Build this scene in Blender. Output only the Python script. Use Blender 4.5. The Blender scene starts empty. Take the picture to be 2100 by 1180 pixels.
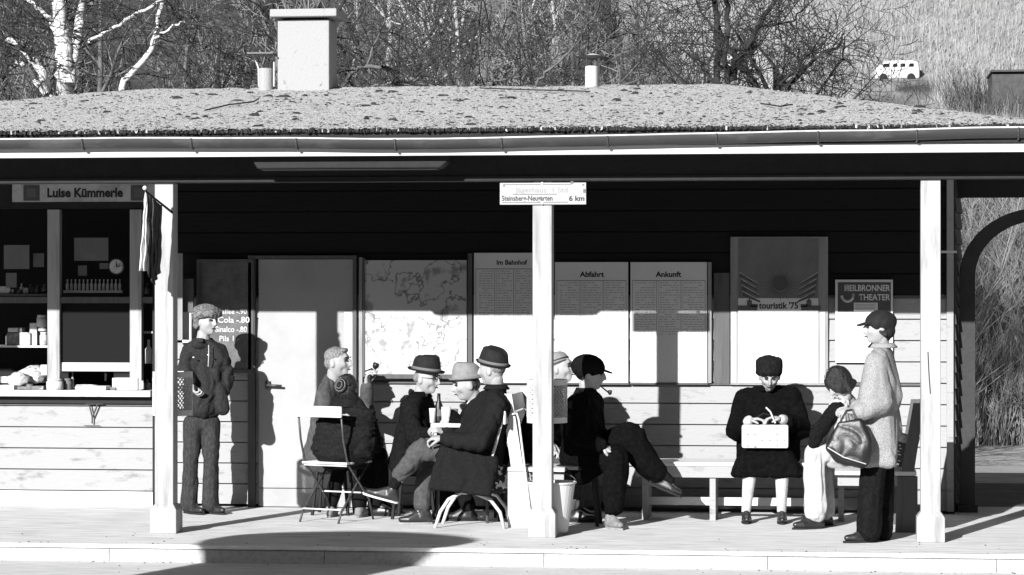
import bpy, bmesh, math, random
from mathutils import Vector, Matrix, noise
R = math.radians
S = bpy.context.scene
col = S.collection
# ---------------- camera ----------------
TH = math.atan(0.1236); CT, ST = math.cos(TH), math.sin(TH)
FPX = 5500.0; NC = 18.82; CZ = 1.76
cam = bpy.data.objects.new('camera', bpy.data.cameras.new('camera')); col.objects.link(cam)
cam.location = (0, -NC, CZ); cam.rotation_euler = (R(90), 0, TH)
cam.data.sensor_width = 36; cam.data.lens = 36*FPX/2100
cam.data.clip_end = 2000; cam.data.clip_start = .5
S.camera = cam
# ---------------- world, sun, exposure ----------------
SUN = Vector((.327, 1, -.403)).normalized()
w = bpy.data.worlds.new('World'); S.world = w; w.use_nodes = True
nt = w.node_tree; bg = nt.nodes['Background']
sky = nt.nodes.new('ShaderNodeTexSky'); sky.sky_type = 'NISHITA'; sky.sun_disc = False
sky.sun_elevation = math.asin(-SUN.z); sky.sun_rotation = math.atan2(-SUN.x, -SUN.y)
bw = nt.nodes.new('ShaderNodeRGBToBW')
nt.links.new(sky.outputs[0], bw.inputs[0]); nt.links.new(bw.outputs[0], bg.inputs[0]); bg.inputs[1].default_value = .05
sl = bpy.data.lights.new('sun', 'SUN'); sl.energy = 5; sl.angle = R(.5); sl.color = (1, 1, 1)
so = bpy.data.objects.new('sun', sl); col.objects.link(so); so.rotation_euler = SUN.to_track_quat('-Z', 'Y').to_euler()
so.location = (-6, -20, 12)
S.view_settings.view_transform = 'Standard'; S.view_settings.look = 'None'
S.view_settings.exposure = .95; S.view_settings.gamma = 1
S.render.film_transparent = False
S.cycles.max_bounces = 5; S.cycles.diffuse_bounces = 1

def at(px, py, Y):
    u, v = px-1050, 590-py
    d = Vector((u*CT-FPX*ST, u*ST+FPX*CT, v))
    t = (Y+NC)/d.y
    return Vector((0, -NC, CZ)) + d*t
def zat(px, py, Y): return at(px, py, Y).z
def xat(px, Y): return at(px, 590, Y).x
def pr(x0, y0, x1, y1, Y):
    m = (x0+x1)/2
    return xat(x0, Y), xat(x1, Y), zat(m, y1, Y), zat(m, y0, Y)

# ---------------- materials (all neutral grey: a black and white photograph) ----------------
MC = {}
def mat(name, c, c2=None, scale=12, lo=.45, hi=.62, rough=.8, bump=0, bscale=60, st=(1,1,1), spec=.3, metal=0, detail=6, coat=0, bdist=.01):
    m = bpy.data.materials.new(name); m.use_nodes = True; n = m.node_tree; N = n.nodes; L = n.links
    b = N['Principled BSDF']; b.inputs['Base Color'].default_value = (c, c, c, 1)
    b.inputs['Roughness'].default_value = rough; b.inputs['Specular IOR Level'].default_value = spec
    b.inputs['Metallic'].default_value = metal
    tc = N.new('ShaderNodeTexCoord'); mp = N.new('ShaderNodeMapping'); mp.inputs['Scale'].default_value = st
    L.new(tc.outputs['Object'], mp.inputs[0])
    if c2 is not None:
        t = N.new('ShaderNodeTexNoise'); t.inputs['Scale'].default_value = scale; t.inputs['Detail'].default_value = detail
        t.inputs['Roughness'].default_value = .65
        r = N.new('ShaderNodeValToRGB'); r.color_ramp.elements[0].position = lo; r.color_ramp.elements[1].position = hi
        r.color_ramp.elements[0].color = (c, c, c, 1); r.color_ramp.elements[1].color = (c2, c2, c2, 1)
        L.new(mp.outputs[0], t.inputs['Vector']); L.new(t.outputs['Fac'], r.inputs[0]); L.new(r.outputs[0], b.inputs['Base Color'])
    if bump:
        t2 = N.new('ShaderNodeTexNoise'); t2.inputs['Scale'].default_value = bscale; t2.inputs['Detail'].default_value = 5
        bp = N.new('ShaderNodeBump'); bp.inputs['Strength'].default_value = bump; bp.inputs['Distance'].default_value = bdist
        L.new(mp.outputs[0], t2.inputs['Vector']); L.new(t2.outputs['Fac'], bp.inputs['Height']); L.new(bp.outputs[0], b.inputs['Normal'])
    MC[name] = m; return m
M = {}
M['post'] = mat('white painted post', .32, .17, 14, .5, .72, .7, .5, 40, (1,1,.10))
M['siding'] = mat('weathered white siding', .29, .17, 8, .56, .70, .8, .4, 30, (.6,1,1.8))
M['sidingshade'] = mat('upper boards with painted shade', .006, .004, 5, .4, .7, .8, .3, 30, (.3,1,2))  # eave shade put into the colour of the upper boards
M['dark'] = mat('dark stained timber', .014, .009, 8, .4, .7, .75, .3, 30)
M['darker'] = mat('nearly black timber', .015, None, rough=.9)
M['trim'] = mat('grey timber trim', .09, .06, 20, .4, .7, .7, .2, 40, (1,1,.1))
M['gtrim'] = mat('weathered trim', .26, .18, 20, .4, .7, .7, .2, 40, (1,1,.1))
M['fascia'] = mat('white fascia paint', .5, .36, 3, .55, .8, .6, .1, 20, (.2,1,1))
M['door'] = mat('cream door paint', .30, .24, 2, .45, .75, .5, .05, 30)
M['gutter'] = mat('old zinc gutter', .05, .13, 4, .5, .75, .45, .2, 20, (.4,1,1), .5, .5)
M['gutterlip'] = mat('bright gutter lip', .5, .3, 10, .4, .7, .5)
M['roof'] = mat('gravelled roofing felt', .60, .06, 60, .555, .60, .95, 1, 110, (1,1,1), .1, bdist=.03)
M['plaster'] = mat('rough chimney render', .29, .15, 14, .6, .7, .9, .5, 60)
M['concrete'] = mat('platform concrete', .70, .46, 6, .4, .7, .9, .4, 90, (.5,2,1))
M['concrete2'] = mat('lower platform paving', .5, .68, 9, .4, .65, .9, .6, 60, (.4,2.5,1))
M['kerb'] = mat('pale kerb stone', .36, .30, 30, .48, .6, .85, .3, 60)
M['paper'] = mat('white paper', .62, .56, 3, .4, .7, .6)
M['ink'] = mat('black ink', .02, None, rough=.6)
M['greyink'] = mat('grey ink', .22, None, rough=.6)
M['midink'] = mat('mid grey ink', .1, None, rough=.6)
M['faint'] = mat('faded grey ink', .42, None, rough=.6)
M['posterdark'] = mat('dark printed paper', .06, .085, 4, .4, .7, .5)
M['postergrey'] = mat('grey printed paper', .13, .17, 4, .4, .7, .5)
M['glass'] = mat('dark window pane', .010, None, rough=.6, spec=.03)
M['white'] = mat('white lacquer', .52, .36, 15, .6, .75, .5)
M['metal'] = mat('dark iron', .03, .06, 30, .4, .7, .45, .1, 60, (1,1,1), .5)
M['goods'] = mat('pale packaging', .5, .2, 25, .5, .62, .6)
M['goodsdark'] = mat('dark packaging', .12, .3, 30, .5, .65, .6)
M['slate'] = mat('dark slate shingles', .03, .05, 12, .4, .7, .7, .3, 40)
M['arch'] = mat('dark painted arch', .02, .03, 8, .4, .7, .6, .2, 30)
M['board'] = mat('chalkboard', .085, .15, 9, .4, .72, .8)
M['chalk'] = mat('chalk', .5, .3, 60, .5, .7, .9)
M['cloth_dark'] = mat('black wool', .003, .006, 40, .4, .7, .95, .6, 260, spec=.03, bdist=.004)
M['cloth_dark2'] = mat('charcoal wool', .006, .012, 50, .4, .7, .95, .6, 220, spec=.03, bdist=.004)
M['cloth_coat'] = mat('dark herringbone coat', .008, .017, 150, .42, .6, .95, .8, 300, spec=.03, bdist=.004)
M['cloth_grey'] = mat('grey trouser cloth', .05, .08, 30, .4, .7, .9, .5, 150, spec=.1, bdist=.004)
M['cloth_mid'] = mat('mid grey jacket cloth', .05, .085, 25, .4, .7, .9, .5, 200, spec=.1, bdist=.004)
M['parka'] = mat('olive parka cloth', .014, .026, 60, .42, .65, .85, .5, 120, spec=.2, bdist=.004)
M['jeans'] = mat('worn denim', .024, .048, 70, .42, .68, .9, .4, 180, (1,1,.4), .1, bdist=.004)
M['tweed'] = mat('light tweed coat', .28, .10, 170, .48, .64, .95, .6, 260, spec=.1, bdist=.005)
M['light_cloth'] = mat('pale cotton', .42, .3, 14, .5, .75, .9, .4, 120, spec=.1)
M['fur'] = mat('grey fur', .22, .08, 45, .42, .6, .95, 1, 150, spec=.1, bdist=.012)
M['furdark'] = mat('black fur', .007, .013, 45, .42, .6, .95, 1, 120, spec=.1, bdist=.01)
M['felt_light'] = mat('light felt', .20, .15, 30, .4, .7, .9, .2, 200)
M['felt_mid'] = mat('grey hat band', .11, None, rough=.7)
M['felt_dark'] = mat('dark felt', .006, .012, 30, .4, .7, .85, .2, 200)
M['skin'] = mat('skin', .31, .25, 16, .5, .8, .55, .15, 90, spec=.3)
M['hair_dark'] = mat('dark hair', .007, .022, 30, .45, .7, .45, .8, 90, (1,1,4), .5, bdist=.01)
M['hair_grey'] = mat('grey hair', .22, .08, 40, .45, .65, .6, .8, 90, (4,1,1), .4, bdist=.01)
M['leather'] = mat('black leather', .007, .012, 12, .4, .7, .42, .3, 25, spec=.4)
M['shoe'] = mat('scuffed shoe leather', .012, .03, 20, .45, .7, .4, .1, 60, spec=.5)
M['suede'] = mat('light suede', .2, .1, 30, .45, .7, .8)
M['birch'] = mat('birch bark', .62, .02, 5, .54, .6, .9, .4, 20, (1.2,1.2,5))
M['bark'] = mat('dark bark', .02, .045, 8, .45, .7, .95, .5, 20, (1,1,.3))
M['barklight'] = mat('grey bark', .12, .05, 6, .45, .65, .95, .4, 20, (1,1,.3))
M['twig'] = mat('fine dark twigs', .025, .05, 3, .4, .7, .9)
M['twiglight'] = mat('fine pale twigs', .16, .08, 3, .4, .7, .9)
M['scrub'] = mat('dry scrub', .38, .2, 1.2, .4, .6, .95)
M['forestfloor'] = mat('dark leaf litter slope', .025, .06, .35, .42, .62, .95, .8, 2, bdist=.3)
M['drygrass'] = mat('dry pale grass', .36, .24, 1.0, .4, .65, .95, .6, 6, (1,1,1), bdist=.1)
M['asphalt'] = mat('old asphalt', .09, .13, 4, .4, .7, .9, .4, 60)
M['moss'] = mat('dark moss', .02, .05, 30, .5, .7, .95)
M['grit'] = mat('pale grit', .4, .2, 30, .4, .7, .95)

# ---------------- mesh helpers ----------------
class MB:
    def __init__(s): s.v = []; s.f = []; s.mi = []
    def add(s, vs, fs, mi=0):
        o = len(s.v); s.v += [tuple(v) for v in vs]; s.f += [tuple(i+o for i in f) for f in fs]; s.mi += [mi]*len(fs); return s
    def box(s, x0, x1, y0, y1, z0, z1, mi=0):
        v = [(x,y,z) for z in (z0,z1) for y in (y0,y1) for x in (x0,x1)]
        return s.add(v, [(0,2,3,1),(4,5,7,6),(0,1,5,4),(2,6,7,3),(0,4,6,2),(1,3,7,5)], mi)
    def obox(s, c, ax, ay, az, mi=0):
        c = Vector(c); v = [c+ax*i+ay*j+az*k for k in (-1,1) for j in (-1,1) for i in (-1,1)]
        return s.add(v, [(0,2,3,1),(4,5,7,6),(0,1,5,4),(2,6,7,3),(0,4,6,2),(1,3,7,5)], mi)
    def prism(s, pts, y0, y1, mi=0):          # pts: (x,z) outline
        n = len(pts)
        v = [(p[0],y0,p[1]) for p in pts]+[(p[0],y1,p[1]) for p in pts]
        return s.add(v, [tuple(range(n)), tuple(range(2*n-1,n-1,-1))]+[(i,i+n,(i+1)%n+n,(i+1)%n) for i in range(n)], mi)
    def tube(s, pts, r, n=8, mi=0, cap=True):
        pts = [Vector(p) for p in pts]
        if not isinstance(r, (list,tuple)): r = [r]*len(pts)
        ref = None; o = len(s.v)
        for i, p in enumerate(pts):
            t = (pts[min(i+1,len(pts)-1)]-pts[max(i-1,0)])
            if t.length < 1e-9: t = Vector((0,0,1))
            t.normalize()
            if ref is None: ref = Vector((0,1,0)) if abs(t.y) < .9 else Vector((1,0,0))
            a = t.cross(ref).normalized(); b = a.cross(t).normalized(); ref = b
            for k in range(n):
                q = 2*math.pi*k/n; s.v.append(tuple(p+(a*math.cos(q)+b*math.sin(q))*r[i]))
        m = len(pts)
        for i in range(m-1):
            for k in range(n):
                s.f.append((o+i*n+k, o+i*n+(k+1)%n, o+(i+1)*n+(k+1)%n, o+(i+1)*n+k)); s.mi.append(mi)
        if cap:
            s.f.append(tuple(o+k for k in range(n-1,-1,-1))); s.f.append(tuple(o+(m-1)*n+k for k in range(n))); s.mi += [mi,mi]
        return s
    def lathe(s, c, prof, n=24, mi=0, tilt=None, sx=1, sy=1):   # prof: (r,z)
        c = Vector(c); o = len(s.v); T = tilt or Matrix.Identity(3)
        for r, z in prof:
            for k in range(n):
                q = 2*math.pi*k/n; s.v.append(tuple(c+T@Vector((r*math.cos(q)*sx, r*math.sin(q)*sy, z))))
        m = len(prof)
        for i in range(m-1):
            for k in range(n):
                s.f.append((o+i*n+k, o+i*n+(k+1)%n, o+(i+1)*n+(k+1)%n, o+(i+1)*n+k)); s.mi.append(mi)
        s.f.append(tuple(o+k for k in range(n-1,-1,-1))); s.f.append(tuple(o+(m-1)*n+k for k in range(n))); s.mi += [mi,mi]
        return s
    def build(s, name, m, parent=None, smooth=False, bevel=0, kind=None):
        me = bpy.data.meshes.new(name)
        off = Vector(parent.get('_w', (0,0,0))) if parent else Vector()
        me.from_pydata([tuple(Vector(v)-off) for v in s.v], [], s.f); me.update()
        for mm in (m if isinstance(m, (list,tuple)) else [m]): me.materials.append(mm)
        if isinstance(m, (list,tuple)): me.polygons.foreach_set('material_index', s.mi)
        if smooth: me.polygons.foreach_set('use_smooth', [True]*len(me.polygons))
        o = bpy.data.objects.new(name, me); col.objects.link(o)
        if parent: o.parent = parent; o['_w'] = tuple(off)
        if bevel:
            b = o.modifiers.new('bevel', 'BEVEL'); b.width = bevel; b.segments = 2; b.limit_method = 'ANGLE'
        if kind: o['kind'] = kind
        return o
def tag(o, label=None, cat=None, group=None, kind=None):
    if label: o['label'] = label
    if cat: o['category'] = cat
    if group: o['group'] = group
    if kind: o['kind'] = kind
    return o
def thing(name, loc, label, cat, group=None):
    o = bpy.data.objects.new(name, None); col.objects.link(o); o.location = loc; o['_w'] = tuple(loc); o.empty_display_size = .1
    return tag(o, label, cat, group)
def ibox(x0, x1, y0, y1, z0, z1): return MB().box(x0, x1, y0, y1, z0, z1)
def pbox(px0, py0, px1, py1, Yf, th):     # box whose front face is at depth Yf
    x0, x1, z0, z1 = pr(px0, py0, px1, py1, Yf); return MB().box(x0, x1, Yf, Yf+th, z0, z1)
def text(s, px, py, h, Y, m, parent, name='lettering', align='CENTER', bold=0, stretch=1.0, hp=None, thick=.001):
    """text facing the camera side on the plane Y; py is the baseline, hp the cap height in photo pixels"""
    cu = bpy.data.curves.new(name, 'FONT'); cu.body = s; cu.size = 1; cu.align_x = align; cu.offset = bold; cu.extrude = .0
    cu.resolution_u = 3
    to = bpy.data.objects.new('t', cu); col.objects.link(to)
    bpy.context.view_layer.update()
    me = bpy.data.meshes.new_from_object(to.evaluated_get(bpy.context.evaluated_depsgraph_get()))
    bpy.data.objects.remove(to); me.name = name
    p = at(px, py, Y); k = h/.72; off = Vector(parent.get('_w', (0,0,0))) if parent else Vector()
    for v in me.vertices:
        x, y = v.co.x, v.co.y
        v.co = Vector((p.x + x*k*stretch, Y-thick, p.z + y*k)) - off
    me.materials.clear(); me.materials.append(m)
    o = bpy.data.objects.new(name, me); col.objects.link(o)
    if parent: o.parent = parent; o['_w'] = tuple(off)
    return o

M['enamel'] = mat('old white enamel', .31, .2, 30, .62, .72, .4)
M['signboard'] = mat('aged sign paint', .42, .3, 6)
M['farbirch'] = mat('far birch bark', .34, .03, 5, .54, .6, .9, .4, 20, (1.2,1.2,5))
M['farshed'] = mat('far weathered boards', .05, .07, 5, .4, .6, .9)
M['quilt'] = mat('dark quilted jacket', .006, .015, 50, .4, .7, .85, .5, 120, spec=.1, bdist=.004)
M['hedge'] = mat('pale tangled hedge twigs', .36, .14, 2.5, .42, .6, .95)
# =====================================================================  SETTING
WY = 2.28                        # depth of the wall plane; the posts stand at Y = 0
rng = random.Random(7)
def tagk(o): o['kind'] = 'structure'; return o
# terrain: one sheet, flat in front, dipping behind the shelter, then climbing as the hill
def terr(x, y):
    if y < 5.5: z = -.12
    elif y < 20: z = -.12-.68*(y-5.5)/14.5
    elif y < 38: z = -.8
    elif y < 95: z = -.8 + 11.0*((y-38)/57)**1.25
    else: z = 10.2 + (y-95)*.40
    if y > 38: z += noise.noise(Vector((x*.06, y*.06, 0)))*min(1, (y-38)/20)*(1.0 if x < -16 else (.12 if x > -9 else .12+.88*(-9-x)/7))
    return z
def sheet(name, xs, ys, m, fz=terr):
    g = MB(); nx = len(xs)
    g.v = [(x, y, fz(x, y)) for y in ys for x in xs]
    for j in range(len(ys)-1):
        for i in range(nx-1):
            g.f.append((j*nx+i, j*nx+i+1, (j+1)*nx+i+1, (j+1)*nx+i)); g.mi.append(0)
    return tagk(g.build(name, m, smooth=True))
xs = [-300,-150,-80]+[-60+2*i for i in range(46)]+[40,60,100,200,300]
# ground (flat) + lawn + hill in one continuous sheet, cut where the vineyard begins
tagk(sheet('ground', [-300,-60,-20,-8,0,8,20,60,300], [-300,-60,-20,0,2,5.5], M['concrete2'], lambda x,y: -.12))
sheet('grass', [-60+2*i for i in range(61)], [5.5,8,11,14,17,20,26,32,38], M['drygrass'])
sheet('hillside', xs, [38+i*3 for i in range(20)]+[95+10*i for i in range(1,22)]+[400,600], M['forestfloor'])
# unseen slope added behind the viewer to block low sky light
sheet('sky_block_slope', [-400,-200,-100,-50,0,50,100,200,400], [-45,-60,-75,-120,-200,-320], M['forestfloor'], lambda x,y: -.125 if y > -46 else (10.5 if y > -61 else (-y*.315-2)))
# pale vineyard slope lies on the right of the hill
def vx(y): return -9.6 if y < 100 else -9.6-(y-100)*.13
g = MB(); ysv = [60+4*i for i in range(45)]
for y in ysv:
    for i in range(41):
        x = vx(y)+noise.noise(Vector((y*.3,1,0)))*2.5 + i*2.2; g.v.append((x, y, terr(x, y)+.35))
for j in range(len(ysv)-1):
    for i in range(40): g.f.append((j*41+i, j*41+i+1, (j+1)*41+i+1, (j+1)*41+i)); g.mi.append(0)
M['vine_slope'] = mat('pale dry vineyard soil', .30, .17, .5, .4, .65, .95, .7, 3, (1,.5,1), bdist=.2)
tagk(g.build('vineyard_slope', M['vine_slope'], smooth=True))
# platform
pf = MB(); pf.box(-14, 7, -.80, 5.4, -.3, 0); tagk(pf.build('platform', M['concrete']))
kb = MB()
x = -14.0
while x < 7:
    kb.box(x+.001, x+1.499, -.895+rng.uniform(-.002,.002), -.803, -.3, -.028); x += 1.5
tagk(kb.build('kerb', M['kerb'], bevel=.004))
tagk(MB().box(-14, 7, -.915, -.801, -.026, .002).build('kerb_top', M['concrete'], bevel=.005))
pt = MB().box(-3.5, 12, WY+.75, 5.6, -.02, .004); tagk(pt.build('path', M['asphalt']))
# thin debris on the ground
g = MB()
for i in range(150):
    x, y = rng.uniform(-7, 2), rng.uniform(-1.6, -.0)
    if rng.random() < .5: y = rng.uniform(-1.0,-.85)
    z = -.118 if y < -.9 else .004; s = rng.uniform(.003, .008)
    g.lathe((x, y, z), [(s,0),(s*.8,s*.4),(s*.2,s*.6)], 5)
tag(g.build('gravel', M['moss'], kind='stuff'), 'small dark grit scattered along the platform kerb', 'gravel')

# =====================================================================  BUILDING
B = thing('station_shelter', (xat(1113,0), WY, 0), 'low wooden railway station shelter with white posts, gravelled hipped roof and boarded wall', 'station')
def bp(mb, name, m, **k): return mb.build(name, m, B, **k)
# roof
EY0, EY1, RY = -.50, 7.5, 3.5
EZ = zat(1100, 262, EY0); RZ = zat(900, 178, RY)
RX0, RX1 = xat(262, RY), xat(1480, RY); EX0, EX1 = -8.6, xat(2190, EY0)
def roofz(x, y):
    t = min((y-EY0)/(RY-EY0), (EY1-y)/(EY1-RY), (x-EX0)/(RX0-EX0), (EX1-x)/(EX1-RX1))
    return EZ+(RZ-EZ)*max(0, t)
g = MB(); nx, ny = 230, 90
for j in range(ny+1):
    for i in range(nx+1):
        x = EX0+(EX1-EX0)*i/nx; y = EY0+(EY1-EY0)*j/ny
        z = roofz(x, y)+noise.noise(Vector((x*9,y*9,0)))*.010+noise.noise(Vector((x*1.3,y*1.3,3)))*.006
        if j in (0, ny) : z -= .008
        g.v.append((x, y+ (noise.noise(Vector((x*14,0,0)))*.018 if j == 0 else 0), z))
for j in range(ny):
    for i in range(nx): g.f.append((j*(nx+1)+i, j*(nx+1)+i+1, (j+1)*(nx+1)+i+1, (j+1)*(nx+1)+i)); g.mi.append(0)
roof = bp(g, 'roof', M['roof'], smooth=True)
g = MB()                                   # moss and gravel lumps on the roof
for k in range(20000):
    x = rng.uniform(EX0+.2, EX1-.05); y = EY0 + (rng.random()**1.3)*(RY-EY0) if rng.random() < .85 else rng.uniform(EY0, EY0+.12)
    s = rng.uniform(.003, .010)
    n = noise.noise(Vector((x*1.1, y*1.1, 5)))
    big = rng.random() < .05+.1*max(0,n)
    if big: s *= rng.uniform(1.2, 2.2)
    a = rng.random()*6.28; ax = Vector((math.cos(a), math.sin(a), 0)); ay = Vector((-math.sin(a), math.cos(a), 0))
    c = Vector((x, y, roofz(x,y)+s*.3)); e = rng.uniform(1, 2.6)
    g.add([c-ax*s*e, c-ay*s*.8, c+ax*s*e*.8+ay*s*.3, c+ay*s*.9, c+Vector((0,0,s*(rng.uniform(.12,.3) if big else rng.uniform(.3,.7))))], [(0,1,4),(1,2,4),(2,3,4),(3,0,4)], 0 if big or rng.random() < .3 else 1)
for k in range(900):
    x = rng.uniform(EX0+.3, EX1-.2); y = EY0+.15+rng.random()*(RY-EY0-.6); x += noise.noise(Vector((x*3,y*3,1)))*.3
    rr = rng.uniform(.006,.016)*(2.0 if rng.random() < .12 else 1); sx = rng.uniform(1,2.4); c = Vector((x,y,roofz(x,y)-.002)); n_ = 8
    ring_ = [c+Vector((math.cos(6.283*i/n_)*rr*sx*rng.uniform(.6,1.1), math.sin(6.283*i/n_)*rr*rng.uniform(.7,1.1), 0)) for i in range(n_)]; top_ = [c+(q-c)*.55+Vector((0,0,rr*rng.uniform(.35,.7))) for q in ring_]
    g.add(ring_+top_, [tuple(range(n_,2*n_))]+[(i,(i+1)%n_,n_+(i+1)%n_,n_+i) for i in range(n_)], 0)
o = g.build('roof_debris', [M['moss'], M['grit']], roof); o['kind'] = 'stuff'
g = MB()                                   # ragged felt edge lumps
x = EX0
while x < EX1:
    h = rng.uniform(.002,.016)*(1+noise.noise(Vector((x*2,0,0)))); wd = rng.uniform(.005,.016)
    g.obox((x+wd/2, EY0-.005+rng.uniform(-.012,.012), EZ-.010+rng.uniform(-.006,.004)), Vector((wd/2,rng.uniform(-.004,.004),rng.uniform(-.003,.003))), Vector((0,.03,.004)), Vector((rng.uniform(-.004,.004),0,.004+h*.5)), 0 if rng.random() < .07 else 1); x += wd*rng.uniform(.6,1.4)
g.build('ragged_felt_edge', [M['grit'], M['moss']], roof)['kind'] = 'stuff'
for pts in ([(420,232),(470,220),(520,214),(530,208)], [(985,186),(1100,190),(1210,193)], [(1560,218),(1600,224),(1625,220)]):
    q = []
    for px, py in pts:
        # intersect with the front roof slope
        lo, hi = EY0, RY
        for _ in range(30):
            mid = (lo+hi)/2; p = at(px, py, mid)
            if p.z > roofz(p.x, mid): lo = mid
            else: hi = mid
        p = at(px, py, lo); p.z = roofz(p.x, p.y)+.02; q.append(p)
    MB().tube(q, .006, 5).build('fallen_twig', M['bark'], roof)
# soffit + ceiling
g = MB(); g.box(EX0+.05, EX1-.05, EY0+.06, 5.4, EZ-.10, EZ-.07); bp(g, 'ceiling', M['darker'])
g = MB().box(EX0+.02, EX1-.02, EY0+.0, EY0+.03, zat(1100,297,EY0)-.004, EZ-.03); bp(g, 'eaves_board', M['dark'])
FY = -.47
g = MB(); g.box(EX0, EX1+.02, FY, FY+.035, zat(1100,318,FY), zat(1100,299,FY)); bp(g, 'fascia', M['fascia'], bevel=.004)
# gutter: half pipe with lip, hangs in front of the fascia, slightly wavy
gr = .045; GY = FY-.05
def gz(x):
    px = 1730+x*(FPX/ (NC-.5))
    a = [( -800,281),(0,277),(350,277),(900,283),(1400,276),(1800,271),(2200,266)]
    for (p0,y0),(p1,y1) in zip(a, a[1:]):
        if px <= p1: y = y0+(y1-y0)*(px-p0)/(p1-p0); break
    else: y = 266
    return CZ+(590-y)*(NC-.5)/FPX + noise.noise(Vector((x*1.7,0,9)))*.004
g = MB(); lip = MB(); n = 9; xs2 = [EX0+(EX1-EX0)*i/160 for i in range(161)]
for x in xs2:
    for k in range(n+1):
        q = math.pi*k/n; g.v.append((x, GY-gr*math.cos(q)+0, gz(x)-(gr+.012)*math.sin(q)*1.25))
for i in range(160):
    for k in range(n): g.f.append((i*(n+1)+k, i*(n+1)+k+1, (i+1)*(n+1)+k+1, (i+1)*(n+1)+k)); g.mi.append(0)
gut = bp(g, 'gutter', M['gutter'], smooth=True)
lip.tube([(x, GY-gr, gz(x)) for x in xs2], .007, 6); lip.build('gutter_lip', M['gutterlip'], gut, smooth=True)
for px in (172, 395, 610, 812, 1030, 1247, 1470, 1678, 1880, 2088):
    x = xat(px, GY); q = MB()
    q.tube([(x, GY+.05, gz(x)-.07)]+[(x, GY-(gr+.005)*math.cos(math.pi*k/8), gz(x)-(gr+.018)*math.sin(math.pi*k/8)*1.25) for k in range(8,-1,-1)], .007, 5)
    q.build('gutter_bracket', M['metal'], gut)
# beams
g = MB().box(EX0+.3, EX1-.2, -.10, .10, zat(1100,372,0), EZ-.10); bp(g, 'front_beam', M['dark'])
g = MB().box(EX0+.3, EX1-.2, -.112, -.098, zat(1100,364,0), zat(1100,362.5,0)); bp(g, 'beam_moulding', M['dark'])
for px in (-300, 343, 1113, 1908):
    x = xat(px, 1.1); g = MB().box(x-.05, x+.05, .1, WY, EZ-.22, EZ-.1); bp(g, 'rafter', M['darker'])
# posts
for px, w0, yb, bx0, bx1, ybt in ((-437,38,1080,0,0,0), (341,38,1088,310,371,1047), (1114,40,1100,1088,1140,1052), (1908,41,1117,1885,1940,1066)):
    x = xat(px, 0); hw = .068; g = MB(); g.box(x-hw, x+hw, -.068, .068, .19, zat(1100,372,0))
    bw_ = .097; zt = .19
    g.lathe((x, 0, 0), [(bw_*1.414,0.0),(bw_*1.414,zt-.02),(hw*1.43,zt+.02)], 4, tilt=Matrix.Rotation(R(45),3,'Z'))
    bp(g, 'post', M['post'], bevel=.006)
o = bp(MB().tube([at(1903,722,-.0695), at(1905,765,-.0695), at(1908,808,-.0695)], .0035, 4), 'crack', M['ink'])
bp(MB().obox(at(1944,517,-.05), Vector((.06,0,0)), Vector((0,.012,0)), Vector((0,0,.008))), 'hook_bracket', M['ink'])
# wall: lapped siding
wx0, wx1 = xat(322, WY), xat(1942, WY)
def siding(x0, x1, z0, z1, Yf, pitch=.166, lap=.012):
    g = MB(); z = z0
    while z < z1-.01:
        h = min(pitch, z1-z)
        g.add([(x0,Yf-lap,z+.004),(x1,Yf-lap,z+.004),(x1,Yf,z+h-.006),(x0,Yf,z+h-.006),(x0,Yf+.02,z+.004),(x1,Yf+.02,z+.004),(x1,Yf+.02,z+h-.006),(x0,Yf+.02,z+h-.006)],
              [(0,1,2,3),(0,4,5,1),(3,2,6,7),(0,3,7,4),(1,5,6,2)]); z += h
    g.box(x0, x1, Yf+.02, Yf+.1, z0, z1); return g
zs = 1.70
bp(siding(wx0, wx1, 0.02, zs, WY), 'lower_siding', M['siding'])
bp(siding(wx0, wx1, zs+.003, EZ-.1, WY+.003), 'upper_siding', M['sidingshade'])
g = MB().box(wx1-.003, wx1+.05, WY-.035, WY+.11, 0.02, EZ-.1); bp(g, 'corner_board', M['siding'], bevel=.004)
# shingled end wall splaying back from the corner
g = MB(); p0 = Vector((wx1+.055, WY+.0, 0)); p1 = Vector((xat(1969, 3.0), 3.0, 0)); dd = (p1-p0).normalized(); nn = Vector((-dd.y, dd.x, 0))*-1
L_ = (p1-p0).length
g.obox(p0+dd*L_/2+Vector((0,0,1.3))-nn*.03, dd*L_/2, nn*.03, Vector((0,0,1.3)))
z = .1; r_ = 0
while z < 2.55:
    s = 0 if r_ % 2 else -.05
    while s < L_:
        a, b = max(0,s), min(L_, s+.11)
        if b-a > .02:
            q = [p0+dd*a+nn*.02, p0+dd*(b-.006)+nn*.02]
            g.add([q[0]+Vector((0,0,z)), q[1]+Vector((0,0,z)), q[1]-nn*.018+Vector((0,0,z+.15)), q[0]-nn*.018+Vector((0,0,z+.15)), q[0]-nn*.02+Vector((0,0,z)), q[1]-nn*.02+Vector((0,0,z))],
                  [(0,1,2,3),(0,4,5,1),(0,3,4),(1,5,2)])
        s += .112
    z += .125; r_ += 1
bp(g, 'shingled_wall', M['slate'])
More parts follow.
